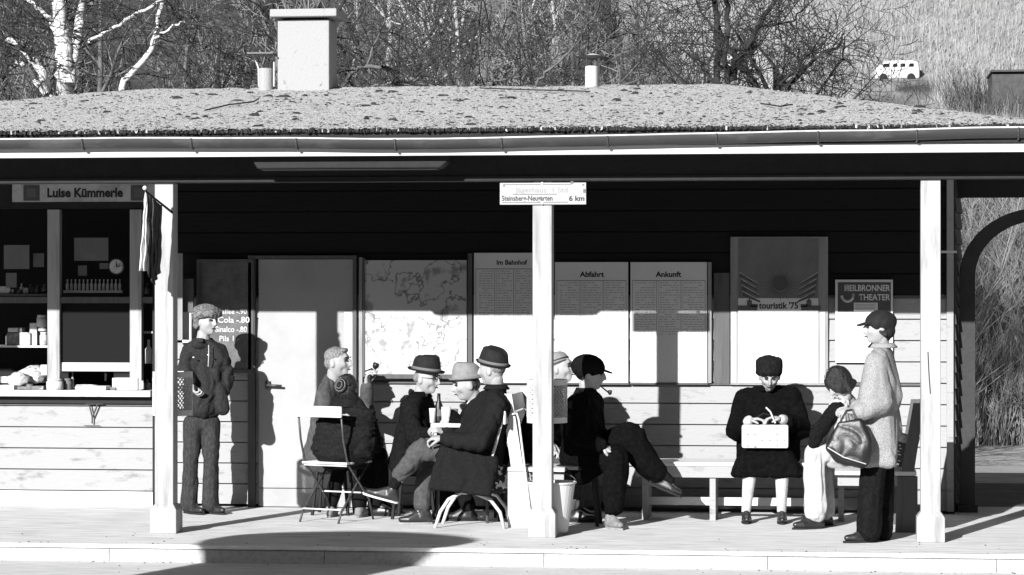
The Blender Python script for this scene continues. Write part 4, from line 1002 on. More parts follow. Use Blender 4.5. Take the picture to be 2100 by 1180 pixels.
# --- 6 big man in dark hat and long coat, legs crossed, on the arch legged chair
J = dict(head=(1010,760,.80), neck=(1018,796,.82), shL=(975,846,1.02), shR=(1020,836,.62), elL=(945,905,1.04), elR=(985,908,.50), wrL=(915,890,1.0), wrR=(910,900,.56), pel=(984,946,.80),
         hipL=(975,948,.90), hipR=(975,948,.70), knL=(884,935,.92), knR=(866,920,.66), anL=(868,1040,.90), anR=(806,1000,.70), toL=(838,1060,.88), toR=(760,992,.70))
t, W, T = person(975, .80, 'big man in dark hat and long dark overcoat, legs crossed, on the arch legged chair', J, (-.90,.30,-.04), hk=1.05, old=1, hn={'R':(0,.3,-1),'L':(0,.5,-1)}, curl=(.95,1.0))
b = Blob(); b.hull((W['hipL'],.09),(W['hipR'],.09),(W['pel'],.1)); b.chain((W['hipR'],.095),(W['knR'],.078),(at(822,972,.69),.066)); b.chain((W['hipL'],.09),(W['knL'],.074),(at(868,1000,.9),.070),(at(866,1034,.9),.068))
b.build('trousers', M['cloth_grey'], t, vox=.009, amp=.012, freq=11, fold=(1,1,.6))
b = Blob(); b.chain((at(822,972,.69),.048),(W['anR'],.04)); b.build('sock', M['cloth_dark2'], t)
shoe(t, W['anL'], W['toL'], M['shoe'], sole=M['gtrim']); shoe(t, W['anR'], at(752,985,.70), M['shoe'], up=(.35,0,.95), sole=M['white'])
o = coat(t, W, M['cloth_coat'], 'overcoat', .084, .074, .058, amp=.013, freq=8, waist=.145, hips=[(at(1000,932,.80),.12),(at(962,940,.66),.10),(at(962,940,.94),.10)],
     extra=[((at(985,935,.62),.07),(at(912,925,.60),.05),(at(884,1000,.50),.022),(at(1002,1012,.50),.022),(at(1010,945,.62),.05)), ((at(945,930,.62),.08),(at(905,935,.62),.05),(at(985,990,.6),.05)),
            ((W['shR'],.084),(at(1034,842,.80),.07),(at(1012,905,.80),.10),(W['shL'],.07)), ((W['neck']-V((0,0,.03)),.075),(W['shR'],.075),(W['shL'],.075))])
collar(t, W, T, M['cloth_coat'], .070, .025, 1.0)
fedora(t, W, T, M['felt_dark'], M['felt_mid'], 1.16, R(14), brim=.108, dz=.038, rx=R(-4))
c = W['head']; b = Blob(); b.ell(c+T@V((0,-.04,.012)), (.079,.06,.05), T); b.build('hair', M['hair_grey'], t, vox=.006, amp=.004, freq=26)

# --- 7 man in light hat behind him
J = dict(head=(958,790,1.22), neck=(978,826,1.26), shL=(965,852,1.06), shR=(996,846,1.44), elL=(945,895,1.04), elR=(965,890,1.46), wrL=(932,858,1.08), wrR=(925,868,1.40), pel=(990,938,1.34),
         hipL=(985,945,1.26), hipR=(985,945,1.42), knL=(925,940,1.22), knR=(925,940,1.42), anL=(960,1040,1.2), anR=(950,1040,1.44), toL=(940,1050,1.2), toR=(930,1050,1.44))
t, W, T = person(985, 1.34, 'man in pale hat leaning to the table, behind the big man in the overcoat', J, (-.93,-.30,-.18), hk=1.06, old=1, hdir={'L':(-.8,0,-.1)}, hn={'L':(0,.6,-1)}, curl=(.8,.8))
eyes(t, W, T, 1.06)
trousers(t, W, M['cloth_dark2']); shoe(t, W['anL'], W['toL'], M['shoe']); shoe(t, W['anR'], W['toR'], M['shoe'])
coat(t, W, M['cloth_dark'], 'overcoat', .074, .064, .050, amp=.012, waist=.13, extra=[((W['pel'],.12),(at(1000,985,1.3),.09))]); collar(t, W, T, M['light_cloth'], .064, .02, .8)
fedora(t, W, T, M['felt_light'], M['felt_light'], 1.16, R(6), brim=.113, dz=.040)
c = W['head']; b = Blob(); b.ell(c+T@V((0,-.04,.0)), (.080,.062,.06), T); b.build('hair', M['hair_dark'], t, vox=.006, amp=.004, freq=26)

# --- 8 man in striped knitted cap, half hidden by the centre post
J = dict(head=(1150,757,1.30), neck=(1138,795,1.32), shL=(1108,818,1.14), shR=(1135,816,1.52), elL=(1086,880,1.05), elR=(1130,885,1.58), wrL=(1120,905,1.1), wrR=(1165,905,1.4), pel=(1100,938,1.35),
         hipL=(1106,942,1.26), hipR=(1106,942,1.44), knL=(1188,938,1.22), knR=(1190,938,1.46), anL=(1172,1040,1.2), anR=(1180,1040,1.45), toL=(1195,1050,1.2), toR=(1200,1050,1.45))
t, W, T = person(1120, 1.35, 'man in striped knitted cap half hidden behind the centre post', J, (.95,-.28,.10), hk=1.02, old=1)
eyes(t, W, T, 1.02)
trousers(t, W, M['cloth_mid']); shoe(t, W['anL'], W['toL'], M['shoe']); shoe(t, W['anR'], W['toR'], M['shoe'])
coat(t, W, M['cloth_dark2'], 'jacket', .075, .068, .05, amp=.014); collar(t, W, T, M['cloth_dark2'], .066, .024, 1)
c = W['head']; g = MB(); prof = [(.088,.0),(.091,.02),(.088,.045),(.075,.075),(.05,.095),(.02,.102)]
g.lathe(c+T@V((0,-.02,.03)), prof, 28, tilt=T@Matrix.Rotation(R(14),3,'X'), sx=.92, sy=1.08); h = g.build('knitted_cap', M['felt_light'], t, smooth=True)
for z, r in ((.012,.0925),(.034,.0925)): MB().lathe(c+T@V((0,-.02,.03))+(T@Matrix.Rotation(R(14),3,'X'))@V((0,0,z)), [(r,-.005),(r,.005)], 28, tilt=T@Matrix.Rotation(R(14),3,'X'), sx=.93, sy=1.09).build('stripe', M['ink'], h)

# --- 9 pipe smoker, legs crossed
J = dict(head=(1211,769,.95), neck=(1202,808,.97), shL=(1184,832,.78), shR=(1214,828,1.16), elL=(1188,895,.70), elR=(1222,890,1.18), wrL=(1234,915,.74), wrR=(1246,905,1.02), pel=(1190,938,.97),
         hipL=(1200,940,.88), hipR=(1200,940,1.06), knL=(1262,938,.80), knR=(1290,898,1.0), anL=(1252,1058,.72), anR=(1358,972,1.0), toL=(1270,1070,.60), toR=(1400,988,1.0))
t, W, T = person(1200, .95, 'pipe smoker in peaked cap, dark coat, legs crossed, right of the centre post', J, (.97,-.02,-.10), hk=1.03, old=1, hn={'L':(.2,.6,-1)})
b = Blob(); b.hull((W['hipL'],.1),(W['hipR'],.1),(W['pel'],.11)); b.chain((W['hipR'],.135),(W['knR'],.125),(at(1325,948,1.0),.105),(at(1345,968,1.0),.085)); b.chain((W['hipL'],.1),(W['knL'],.10),(at(1262,1000,.75),.09),(at(1256,1038,.73),.085))
b.build('trousers', M['cloth_dark'], t, vox=.009, amp=.013, freq=8, fold=(1,1,.7), amp2=.001)
b = Blob(); b.chain((at(1345,966,1.0),.05),(W['anR'],.043),(W['anR']+V((.06,0,-.05)),.036)); b.build('sock', M['cloth_dark2'], t)
shoe(t, W['anL'], W['toL'], M['suede'], sole=M['gtrim']); shoe(t, W['anR'], at(1405,992,1.0), M['shoe'], up=(.35,0,.95), sole=M['darker'])
coat(t, W, M['cloth_dark'], 'coat', .088, .078, .055, amp=.014, waist=.15, hips=[(at(1180,935,.97),.125),(at(1212,935,.85),.1),(at(1212,935,1.08),.1)], extra=[((at(1200,920,.9),.1),(at(1248,935,.84),.07),(at(1215,965,.8),.06),(at(1190,980,.95),.06))]); collar(t, W, T, M['cloth_dark2'], .070, .04, 1.0)
c = W['head']; cap_soft(t, W, T, M['cloth_dark2'], 1.1, True, 'peaked_cap', puff=.018)
b = Blob(); b.ell(c+T@V((0,-.035,.01)), (.080,.068,.07), T); b.build('hair', M['hair_dark'], t, vox=.006, amp=.004, freq=26)
pp = thing('tobacco_pipe', at(1250,803,.95), 'thin dark pipe in the mouth of the man in the peaked cap', 'pipe')
g = MB(); g.tube([at(1230,791,.94), at(1240,799,.93), at(1249,806,.92)], [.004,.005,.006], 6); g.lathe(at(1251,809,.92)-V((0,0,.005)), [(.006,0),(.014,.01),(.015,.034),(.010,.036)], 12); g.build('bowl', M['leather'], pp, smooth=True)

# --- 10 old woman with patterned handbag
J = dict(head=(1578,772,1.62), neck=(1577,800,1.74), shL=(1528,818,1.74), shR=(1622,814,1.74), elL=(1512,882,1.60), elR=(1640,880,1.62), wrL=(1536,863,1.30), wrR=(1604,860,1.30), pel=(1576,935,1.72),
         hipL=(1552,942,1.68), hipR=(1602,942,1.68), knL=(1540,948,1.30), knR=(1604,948,1.30), anL=(1530,1050,1.34), anR=(1603,1050,1.34), toL=(1532,1068,1.16), toR=(1605,1068,1.16))
t, W, T = person(1577, 1.7, 'old woman in black coat and black fur hat looking into her handbag on the bench', J, (.06,-.90,-.40), hk=.98, old=1, hdir={'L':(.9,-.25,.15),'R':(-.9,-.25,.15)}, hn={'L':(.1,-.2,-1),'R':(-.1,-.2,-1)}, curl=(.6,.6))
eyes(t, W, T, .94)
b = Blob(); b.hull((W['hipL'],.11),(W['hipR'],.11),(at(1536,945,1.32),.085),(at(1610,945,1.32),.085)); b.hull((at(1536,945,1.32),.085),(at(1610,945,1.32),.085),(at(1508,972,1.26),.028),(at(1640,972,1.26),.028),(at(1506,970,1.6),.028),(at(1642,970,1.6),.028))
b.build('skirt', M['cloth_dark'], t, amp=.012, freq=7)
for s in 'LR':
    b = Blob(); b.chain((W['kn'+s],.056),(W['kn'+s].lerp(W['an'+s],.35),.053),(W['an'+s],.036)); b.build('stocking', M['light_cloth'], t, vox=.007)
    shoe(t, W['an'+s], W['to'+s], M['shoe'], .95)
coat(t, W, M['cloth_dark'], 'coat', .088, .092, .066, amp=.014, waist=.18, cuff=.8, hips=[(W['pel']+V((-.1,0,-.02)),.15),(W['pel']+V((.1,0,-.02)),.15),(W['pel']+V((0,-.2,.02)),.12)]); collar(t, W, T, M['cloth_dark'], .075, .03, .8)
for s, w_ in (('L',1),('R',-1)):
    b = Blob(); b.hull((W['el'+s].lerp(W['wr'+s],.76),.05),(W['wr'+s],.038)); b.build('cuff', M['light_cloth'], t, amp=.004)
c = W['head']; b = Blob(); b.hull(*[(c+V((.068*math.cos(q),-.012+.078*math.sin(q),zz)),.036) for q in [k*math.pi/4 for k in range(8)] for zz in (.038,.110)]); b.ell(c+V((0,.0,.118)),(.082,.085,.042)); b.build('fur_hat', M['furdark'], t, vox=.007, amp=.006, freq=26, amp2=.003)
b = Blob(); b.ell(c+T@V((0,-.03,.02)), (.083,.078,.085), T); b.build('hair', M['hair_grey'], t, vox=.006, amp=.005, freq=30)
hb = thing('handbag', at(1569,920,1.28), 'white box shaped handbag with small dark motifs on the lap of the old woman', 'handbag')
g = pbox(1521,872,1617,920,1.22,.10); g.build('bag_body', M['white'], hb, bevel=.015)
g = MB()
for j in range(4):
    for i in range(6):
        if rng.random() < .55:
            a = pr(1531+i*15+rng.uniform(-1,1), 877+j*12, 1536+i*15, 880+j*12+rng.uniform(0,2), 1.218); g.box(a[0], a[1], 1.2175, 1.2205, a[2], a[3])
g.build('printed_motif', M['greyink'], hb)
MB().tube([at(1546,870,1.30), at(1552,856,1.27), at(1566,848,1.26), at(1582,852,1.27), at(1592,869,1.30)], .007, 6).build('handle', M['leather'], hb)
gl = tag(MB().tube([at(1571,836,1.22), at(1580,845,1.21), at(1590,868,1.23)], .006, 6).build('umbrella_strap', M['paper']), 'thin white strap rising from the open handbag', 'strap')

# --- 11 girl bowed forward
J = dict(head=(1720,786,1.02), neck=(1732,818,1.08), shL=(1714,840,.94), shR=(1744,838,1.24), elL=(1676,890,.84), elR=(1738,895,1.22), wrL=(1668,915,.86), wrR=(1724,848,1.00), pel=(1735,935,1.10),
         hipL=(1732,940,1.02), hipR=(1732,940,1.20), knL=(1670,928,.90), knR=(1682,928,1.16), anL=(1672,1052,.86), anR=(1690,1048,1.14), toL=(1640,1068,.80), toR=(1655,1060,1.1))
t, W, T = person(1725, 1.1, 'girl with dark bobbed hair bent forward, pale trousers and dark sleeves, on the right bench', J, (-.52,-.52,-.66), up=(-.5,-.2,.8), hk=.96, hdir={'R':(-.1,-.2,1)}, hn={'R':(-.5,-.5,0),'L':(0,0,-1)}, child=.9)
trousers(t, W, M['light_cloth'], .09, .078, .086, .014, .98); shoe(t, W['anL'], W['toL'], M['shoe'], .98); shoe(t, W['anR'], W['toR'], M['shoe'], .98)
b = Blob(); b.hull((W['shL'],.062),(W['shR'],.062),(W['neck'],.05),(W['pel'],.13),(at(1712,900,1.0),.08)); b.hull((W['pel'],.12),(at(1705,925,1.02),.09)); b.build('blouse', M['light_cloth'], t, amp=.012)
b = Blob(); b.chain((W['shL'],.062),(W['elL'],.056),(W['elL'].lerp(W['wrL'],.8),.045)); b.chain((W['shR'],.06),(W['elR'],.05),(W['wrR'],.04)); b.hull((W['shL'],.064),(W['shR'],.064),(W['neck']+V((0,.05,-.06)),.06)); b.build('cardigan', M['cloth_dark2'], t, amp=.010, freq=14)
b = Blob(); b.ell(at(1726,828,.98), (.06,.045,.055)); b.build('scarf', M['light_cloth'], t, amp=.014, freq=20)
c = W['head']; b = Blob(); b.ell(c+T@V((0,-.014,.016)), (.100,.108,.116), T); 
for s in (-1,1): b.hull((c+T@V((s*.07,.0,.04)),.03),(c+T@V((s*.075,.01,-.07)),.022),(c+T@V((s*.04,-.07,-.07)),.03))
b.build('hair', M['hair_dark'], t, vox=.006, smooth=2, amp=.004, freq=24, fold=(1,1,.4))
ring(t, [c+T@V((0,.075,.105)), c+T@V((0,.02,.132)), c+T@V((0,-.06,.118))], .003, M['skin'], 'hair_parting')

# --- 12 standing woman in light tweed coat
J = dict(head=(1800,674,-.08), neck=(1810,712,-.04), shL=(1796,745,-.22), shR=(1812,742,.10), elL=(1806,824,-.26), elR=(1800,820,.12), wrL=(1758,848,-.34), wrR=(1752,846,-.10), pel=(1808,880,-.06),
         hipL=(1802,885,-.14), hipR=(1806,885,.04), knL=(1788,985,-.16), knR=(1808,985,.02), anL=(1782,1090,-.14), anR=(1806,1090,.04), toL=(1755,1105,-.18), toR=(1780,1103,.0))
t, W, T = person(1800, -.08, 'woman in light tweed coat and dark peaked cap standing by the right post', J, (-.95,-.28,-.06), hk=.97, hn={'L':(0,.4,-1),'R':(0,-.4,-1)}, curl=(.8,.8), hdir={'L':(-.9,-.1,.25),'R':(-.9,-.1,.3)})
eyes(t, W, T, .97, False)
trousers(t, W, M['cloth_dark2'], .10, .092, .090, .008, .99); shoe(t, W['anL'], W['toL'], M['shoe']); shoe(t, W['anR'], W['toR'], M['shoe'])
coat(t, W, M['tweed'], 'tweed_coat', .075, .088, .072, amp=.009, freq=7, fold=(1,1,.3), waist=.14, cuff=.82, hips=[(at(1796,880,-.12),.12),(at(1816,880,.02),.12)],
     extra=[((at(1808,850,-.05),.12),(at(1776,946,-.22),.05),(at(1822,946,-.22),.05),(at(1778,946,.08),.05),(at(1824,946,.08),.05)), ((at(1800,840,-.12),.12),(at(1774,880,-.2),.06),(at(1776,946,-.22),.05),(at(1820,946,-.22),.05)), ((W['shL'],.075),(at(1782,815,-.3),.07),(at(1800,830,-.26),.075))])
collar(t, W, T, M['tweed'], .075, .02, .6, .005)
c = W['head']; b = Blob(); b.ell(c+T@V((0,-.025,.042)), (.096,.112,.088), T); b.ell(c+T@V((0,-.062,-.02)), (.082,.062,.06), T); 
o = b.build('cap', M['felt_dark'], t, vox=.006, smooth=2, amp=.005, freq=16)
b = Blob(); b.hull((c+T@V((-.055,.06,.045)),.008),(c+T@V((.055,.06,.045)),.008),(c+T@V((-.035,.135,.030)),.007),(c+T@V((.035,.135,.030)),.007)); b.build('peak', M['felt_dark'], o, vox=.005)
b = Blob(); b.hull((c+T@V((.0,-.06,-.03)),.05),(c+T@V((0,-.05,-.065)),.04)); b.hull((c+T@V((-.07,-.005,-.02)),.018),(c+T@V((-.072,-.03,-.04)),.02)); b.build('hair', M['hair_dark'], t, vox=.006, amp=.004, freq=26)
sb = thing('shoulder_bag', at(1740,958,-.42), 'large shiny black handbag hanging from the hands of the standing woman', 'handbag')
b = Blob(); b.hull((at(1722,870,-.40),.02),(at(1762,866,-.40),.025),(at(1706,916,-.40),.05),(at(1772,905,-.40),.05),(at(1768,944,-.40),.06),(at(1726,938,-.40),.055)); b.build('bag_body', M['leather'], sb, vox=.008, amp=.014, freq=6, fold=(1,1,.6))
MB().tube([at(1722,868,-.40), at(1736,842,-.39), at(1748,840,-.38), at(1758,864,-.40)], .007, 6).build('handle', M['leather'], sb)
MB().tube([at(1697,918,-.475), at(1730,938,-.49), at(1776,952,-.475)], .004, 5).build('piping', M['gutterlip'], sb)
# bag standing on the right bench
rb = thing('shopping_bag', at(1848,968,.95), 'tilted carrier bag with white margins on the bench behind the standing woman', 'bag')
cz_ = at(1846,928,.9); ax = V((math.cos(R(-12)),0,math.sin(R(-12)))); az = V((-ax.z,0,ax.x)); az = V((math.sin(R(14)),0,math.cos(R(14)))); ax = V((az.z,0,-az.x))
g = MB().obox(cz_, ax*.075, V((0,.06,0)), az*.14); g.build('bag_body', M['goods'], rb, bevel=.01)
g = MB().obox(cz_-V((0,.0615,0))-ax*.012-az*.012, ax*.045, V((0,.0015,0)), az*.088); pd = g.build('dark_print', M['posterdark'], rb)
g = MB()
for k in range(7): q = cz_-V((0,.064,0))-ax*.012+ax*rng.uniform(-.02,.02)+az*(-.08+k*.022); g.obox(q, ax*rng.uniform(.006,.014), V((0,.001,0)), az*.004)
g.build('print_marks', M['paper'], pd)
# patterned bag by the chairs
fb = thing('patterned_bag', at(1018,1000,.98), 'dark bag with bold white blotches hanging behind the arch legged chair', 'bag')
M['blotch'] = mat('blotched print cloth', .02, .75, 22, .52, .55, .8, detail=2)
b = Blob(); b.hull((at(1002,962,.98),.03),(at(1032,960,.98),.03),(at(1004,1000,.98),.05),(at(1034,998,.98),.05)); b.build('bag_body', M['blotch'], fb, amp=.01)
MB().tube([at(1006,960,.98), at(1018,932,.98), at(1030,958,.98)], .006, 5).build('handle', M['leather'], fb)
# =====================================================================  ROOF FITTINGS
cy = 3.25
ch = thing('chimney', at(630, 180, cy), 'broad pale rendered chimney with flat slab cap on the roof', 'chimney')
x0, x1 = xat(569, cy), xat(675, cy); zb, zt = RZ-.35, zat(620, 40, cy)
MB().box(x0, x1, cy, cy+.36, zb, zt).build('stack', M['plaster'], ch, bevel=.01)
a = pr(553, 18, 690, 34, cy-.08); MB().box(a[0], a[1], cy-.08, cy+.44, a[2], a[3]).build('cap_slab', M['plaster'], ch, bevel=.008)
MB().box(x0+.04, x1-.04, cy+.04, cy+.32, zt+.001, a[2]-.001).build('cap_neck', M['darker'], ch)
MB().tube([at(633,20,cy+.3), at(633,-60,cy+.3)], .012, 6).build('rod', M['metal'], ch)
fl2 = thing('flue_pipe', at(543, 180, 3.3), 'short flue beside the broad chimney with a flat sheet cap', 'flue')
p = at(545, 186, 3.3); k = (NC+3.3)/FPX; MB().lathe(p-V((0,0,.2)), [(.06,0),(.06,.2+46*k)], 20).build('pipe', M['plaster'], fl2)
g = MB(); g.tube([at(531,178,3.3), at(530,140,3.3), at(521,114,3.3)], .008, 6); g.tube([at(562,178,3.3), at(562,112,3.3)], .008, 6); g.build('stay', M['gutterlip'], fl2)
p = at(541, 112, 3.3); MB().box(p.x-27*k, p.x+27*k, 3.15, 3.45, p.z-.006, p.z+.006).build('rain_plate', M['metal'], fl2)
vp = thing('vent_pipe', at(1213, 178, 3.4), 'thin white vent pipe with a mushroom cap on the ridge', 'vent')
p = at(1213, 186, 3.4); k = (NC+3.4)/FPX; MB().lathe(p-V((0,0,.2)), [(13*k,0),(13*k,.2+50*k)], 20).build('pipe', M['white'], vp)
p = at(1216, 121, 3.4); MB().lathe(p, [(33*k,0),(34*k,.012),(20*k,.025)], 24, tilt=Matrix.Rotation(R(2),3,'Y')).build('mushroom_cap', M['ink'], vp); MB().lathe(p+V((0,0,.0255)), [(20*k,0),(4*k,.018)], 24).build('lit_cap_top', M['gutterlip'], vp)  # bright disc on the black cap paints its sunlit top
g = MB(); g.tube([at(1203,136,3.0), at(1203,120,3.0)], .006, 5); g.tube([at(1228,178,3.0), at(1228,120,3.0)], .008, 5); g.build('stay', M['metal'], vp)

# =====================================================================  TREES AND HILL
def twigtree(name, rnd, h, r0, kids=(5,5,4,3), spread=.6, up=.35, barkm='bark', twigm='twig', lean=0, sub=(.55,.55,.5,.5), minr=.004, start=.25, curve=.25):
    """trunk mesh and crown mesh (world origin at the base)"""
    tk, cr = MB(), MB()
    def limb(p, d, L_, r, lev):
        n = 5 if lev < 3 else 3; pts = [p]; q = p.copy(); dd = d.copy()
        for i in range(n):
            dd = (dd + V((rnd.gauss(0,1), rnd.gauss(0,1), rnd.gauss(0,1)))*curve*.5 + V((0,0,up*.25))).normalized(); q = q+dd*L_/n; pts.append(q.copy())
        rr = [max(minr, r*(1-.75*i/n)) for i in range(n+1)]
        (tk if lev < 2 else cr).tube(pts, rr, 7 if lev == 0 else (5 if lev == 1 else 3), cap=False)
        if lev < len(kids):
            for k in range(kids[lev]):
                f = start+(1-start)*(k+rnd.random())/kids[lev] if lev == 0 else .2+.8*(k+rnd.random())/kids[lev]
                i = min(int(f*n), n-1); b = pts[i].lerp(pts[i+1], f*n-i)
                a = (pts[min(i+1,n)]-pts[i]).normalized(); o = a.orthogonal().normalized(); o = Matrix.Rotation(rnd.random()*6.283, 3, a)@o
                nd = (a*(1-spread)+o*spread*rnd.uniform(.7,1.3)).normalized()
                limb(b, nd, L_*sub[lev]*rnd.uniform(.7,1.2)*(1.15-.5*f), rr[i]*.55, lev+1)
    limb(V((0,0,0)), V((lean,0,1)).normalized(), h*.8, r0, 0)
    return tk, cr
def mk(name, seed, label, group, bm_, tm_, **k):
    tk, cr = twigtree(name, random.Random(seed), barkm=bm_, twigm=tm_, **k)
    t = thing(name, (0,0,0), label, 'tree', group)
    tk.build('trunk', M[bm_], t, smooth=True); cr.build('crown', M[tm_], t)
    return t
def place(t, x, y, s, rz, dz=-.15, label=None):
    t.location = (x, y, terr(x,y)+dz); t.scale = (s,s,s); t.rotation_euler = (0,0,rz)
    if label: t['label'] = label
    return t
r2_ = random.Random(11)
# slender forest trees
GR = 'bare slender trees on the wooded hill behind the roof'
LB = 'bare slender tree among the wood on the dark hillside'
protos = [mk('forest_tree', 20+i, LB, GR, 'barklight' if i % 2 else 'bark', 'twiglight' if i % 2 else 'twig', h=9, r0=.11, kids=(16,6,4), spread=.62, sub=(.32,.5,.5,.5), minr=.008, up=.45) for i in range(5)]
GB = 'distant birches with white trunks on the wooded hill'; LBB = 'distant birch with bright white trunk on the wooded hill'
bprot = [mk('birch', 40+i, LBB, GB, 'farbirch', 'twiglight', h=10, r0=.11, kids=(14,6,4), spread=.6, sub=(.28,.5,.5,.5), minr=.008, up=.5) for i in range(2)]
def xpix(px, Y): return xat(px, Y)
used = set()
def put(plist, px, Y, s):
    k = plist[r2_.randrange(len(plist))]
    if id(k) in used: c = copy_tree(k)
    else: used.add(id(k)); c = k
    return place(c, xat(px, Y), Y, s, r2_.random()*6.28)
for i in range(95):
    Y = r2_.uniform(30, 85); px = r2_.uniform(-150, 1330)
    if px > 1050 and Y > 60: continue
    put(protos, px, Y, r2_.uniform(.75,1.25))
for px in (768, 803, 842, 875, 912, 945, 985, 1020, 1056, 1090, 1120, 715, 1165): put(bprot, px+r2_.uniform(-6,6), r2_.uniform(58,88), r2_.uniform(.9,1.3))
# undergrowth
def brush(name, seed, n, h, spread, r, m, arms=3):
    rnd = random.Random(seed); g = MB()
    for i in range(n):
        a = rnd.random()*6.28; q = rnd.random()**.5*spread; p = V((q*math.cos(a), q*math.sin(a), 0)); d = V((math.cos(a)*.35*rnd.random(), math.sin(a)*.35*rnd.random(), 1)).normalized(); L_ = h*rnd.uniform(.5,1.05)
        pts = [p]; 
        for k in range(4): d = (d+V((rnd.gauss(0,.16), rnd.gauss(0,.16), 0))).normalized(); pts.append(pts[-1]+d*L_/4)
        g.tube(pts, [r,r*.8,r*.6,r*.4,r*.25], 3, cap=False)
        for k in range(arms):
            j = rnd.randrange(1,4); d2 = (d+V((rnd.gauss(0,.5), rnd.gauss(0,.5), rnd.uniform(-.1,.3)))).normalized(); e = pts[j]
            g.tube([e, e+d2*L_*.16, e+d2*L_*.3+V((0,0,.05))], [r*.5,r*.4,r*.2], 3, cap=False)
    return g
GS = 'dense leafless shrubs on the slope behind the shelter'
sp = []
for i, mm_ in enumerate(('twig','twiglight','twig')):
    t = thing('shrub', (0,0,0), 'dense leafless shrub on the slope behind the shelter', 'shrub', GS); brush('stems', 60+i, 240, 2.6, 1.5, .012, M[mm_], 5).build('stems', M[mm_], t); sp.append(t)
for i in range(26):
    put(sp, r2_.uniform(1060,1420), r2_.uniform(45,85), r2_.uniform(.9,1.5)); put(protos, r2_.uniform(1080,1380), r2_.uniform(50,95), r2_.uniform(.6,1.0))
for i in range(100):
    Y = r2_.uniform(24, 80); px = r2_.uniform(-150, 1400)
    if Y < 36: put(sp, px, Y, r2_.uniform(.9,1.5))
    else: put(sp, px, Y, r2_.uniform(.8,1.4))
for i in range(34):
    Y = r2_.uniform(60, 86); px = r2_.uniform(1690, 2180); put(sp, px, Y, r2_.uniform(.45,.8)*(1.25 if px > 1950 else 1))
for i in range(10): put(sp, r2_.uniform(1985,2180), r2_.uniform(66,78.5), r2_.uniform(.9,1.25))
for i in range(12): put(sp, r2_.uniform(1770,1925), r2_.uniform(80,92), r2_.uniform(.3,.45))
# bright hedge right of the building, seen through the arch
GH = 'tall pale bramble shrubs beyond the arch'
hp_ = []
for i, mm_ in enumerate(('hedge','scrub')):
    t = thing('hedge_shrub', (0,0,0), 'tall tangled pale shrub beyond the open passage', 'shrub', GH); brush('stems', 70+i, 900, 4.4, 1.3, .008, M[mm_], 10).build('stems', M[mm_], t); hp_.append(t)
for i in range(34):
    Y = 26.5+(i % 4)*1.0; px = 1880+i*19; put(hp_, px, Y, r2_.uniform(.95,1.25))
sheetm = MB()
# ---- near birch on the left
nb = thing('birch', at(125, 190, 22), 'large white birch with several stems at the left behind the roof', 'birch'); nb['_w'] = tuple(nb.location)
def poly(mb, pts, Y, r0, r1, n=8, seed=0):
    rnd = random.Random(seed); q = []
    P_ = [at(x, y, Y+rnd.uniform(-.2,.2)+i*rnd.uniform(-.3,.3)) for i, (x, y) in enumerate(pts)]
    m = []
    for a, b in zip(P_, P_[1:]):
        for k in range(4): m.append(a.lerp(b, k/4)+V((rnd.gauss(0,.015),0,rnd.gauss(0,.015))))
    m.append(P_[-1]); mb.tube(m, [r0+(r1-r0)*i/(len(m)-1) for i in range(len(m))], n, cap=False); return m
tk = MB(); cr = MB(); rnd = random.Random(5)
base = V((xat(128,22), 22, terr(xat(128,22),22)-.1))
stems = [([(128,190),(132,130),(128,70),(122,20),(112,-60)], .155,.09), ([(142,170),(152,110),(162,50),(170,0),(178,-60)], .095,.06), ([(100,195),(88,150),(62,112),(30,85),(-10,62),(-60,20)], .075,.04), ([(94,195),(72,158),(48,132),(20,110),(-20,90)], .05,.03),
         ([(112,60),(95,32),(70,8),(40,-20)], .04,.025), ([(118,60),(124,30),(140,0)], .06,.04), ([(80,150),(60,120),(40,100)], .03,.02)]
limbs = []
for i, (pts, a, b) in enumerate(stems): limbs.append((poly(tk, pts, 22, a, b, 10, i), b))
tk.tube([base, at(110,230,22), at(122,200,22)], [.22,.19,.16], 10, cap=False); tk.tube([at(110,230,22), at(98,200,22)], [.1,.075], 8, cap=False)
def twigs(cr, pts, n, L_, rnd, r=.012, droop=0, seg=4, kids=3):
    for k in range(n):
        i = rnd.randrange(len(pts)-1); p = pts[i].lerp(pts[i+1], rnd.random()); a = (pts[i+1]-pts[i]).normalized(); o = Matrix.Rotation(rnd.random()*6.28,3,a)@a.orthogonal().normalized(); d = (a*.6+o).normalized(); q = [p]
        for j in range(seg): d = (d+V((rnd.gauss(0,.2),rnd.gauss(0,.2),rnd.gauss(0,.15)-droop))).normalized(); q.append(q[-1]+d*L_*rnd.uniform(.7,1.2)/seg)
        cr.tube(q, [max(.004, r*(1-.8*j/seg)) for j in range(seg+1)], 3, cap=False)
        if kids > 0: twigs(cr, q, 4, L_*.5, rnd, r*.5, droop, 3, kids-2)
for pts, b in limbs: twigs(cr, pts, 9, 1.6, rnd, .016, .03)
tk.build('trunk', M['birch'], nb, smooth=True); cr.build('crown', M['twig'], nb)
def limbtree(name, label, Y, polys, m, tm, seed, n=8, L_=1.2, px0=None, r=.012):
    px0 = px0 or polys[0][0][0][0]; x = xat(px0, Y); t = thing(name, (x, Y, terr(x,Y)), label, 'tree'); tk = MB(); cr = MB(); rnd = random.Random(seed)
    b = V((x, Y, terr(x,Y)-.1)); first = None
    for i, (pts, a, c_) in enumerate(polys):
        q = poly(tk, pts, Y, a, c_, 7, seed+i); 
        if i == 0: tk.tube([b, q[0]], [polys[0][1]*1.3, polys[0][1]], 8, cap=False)
        twigs(cr, q, n, L_, rnd, r)
    tk.build('trunk', M[m], t, smooth=True); cr.build('crown', M[tm], t); return t
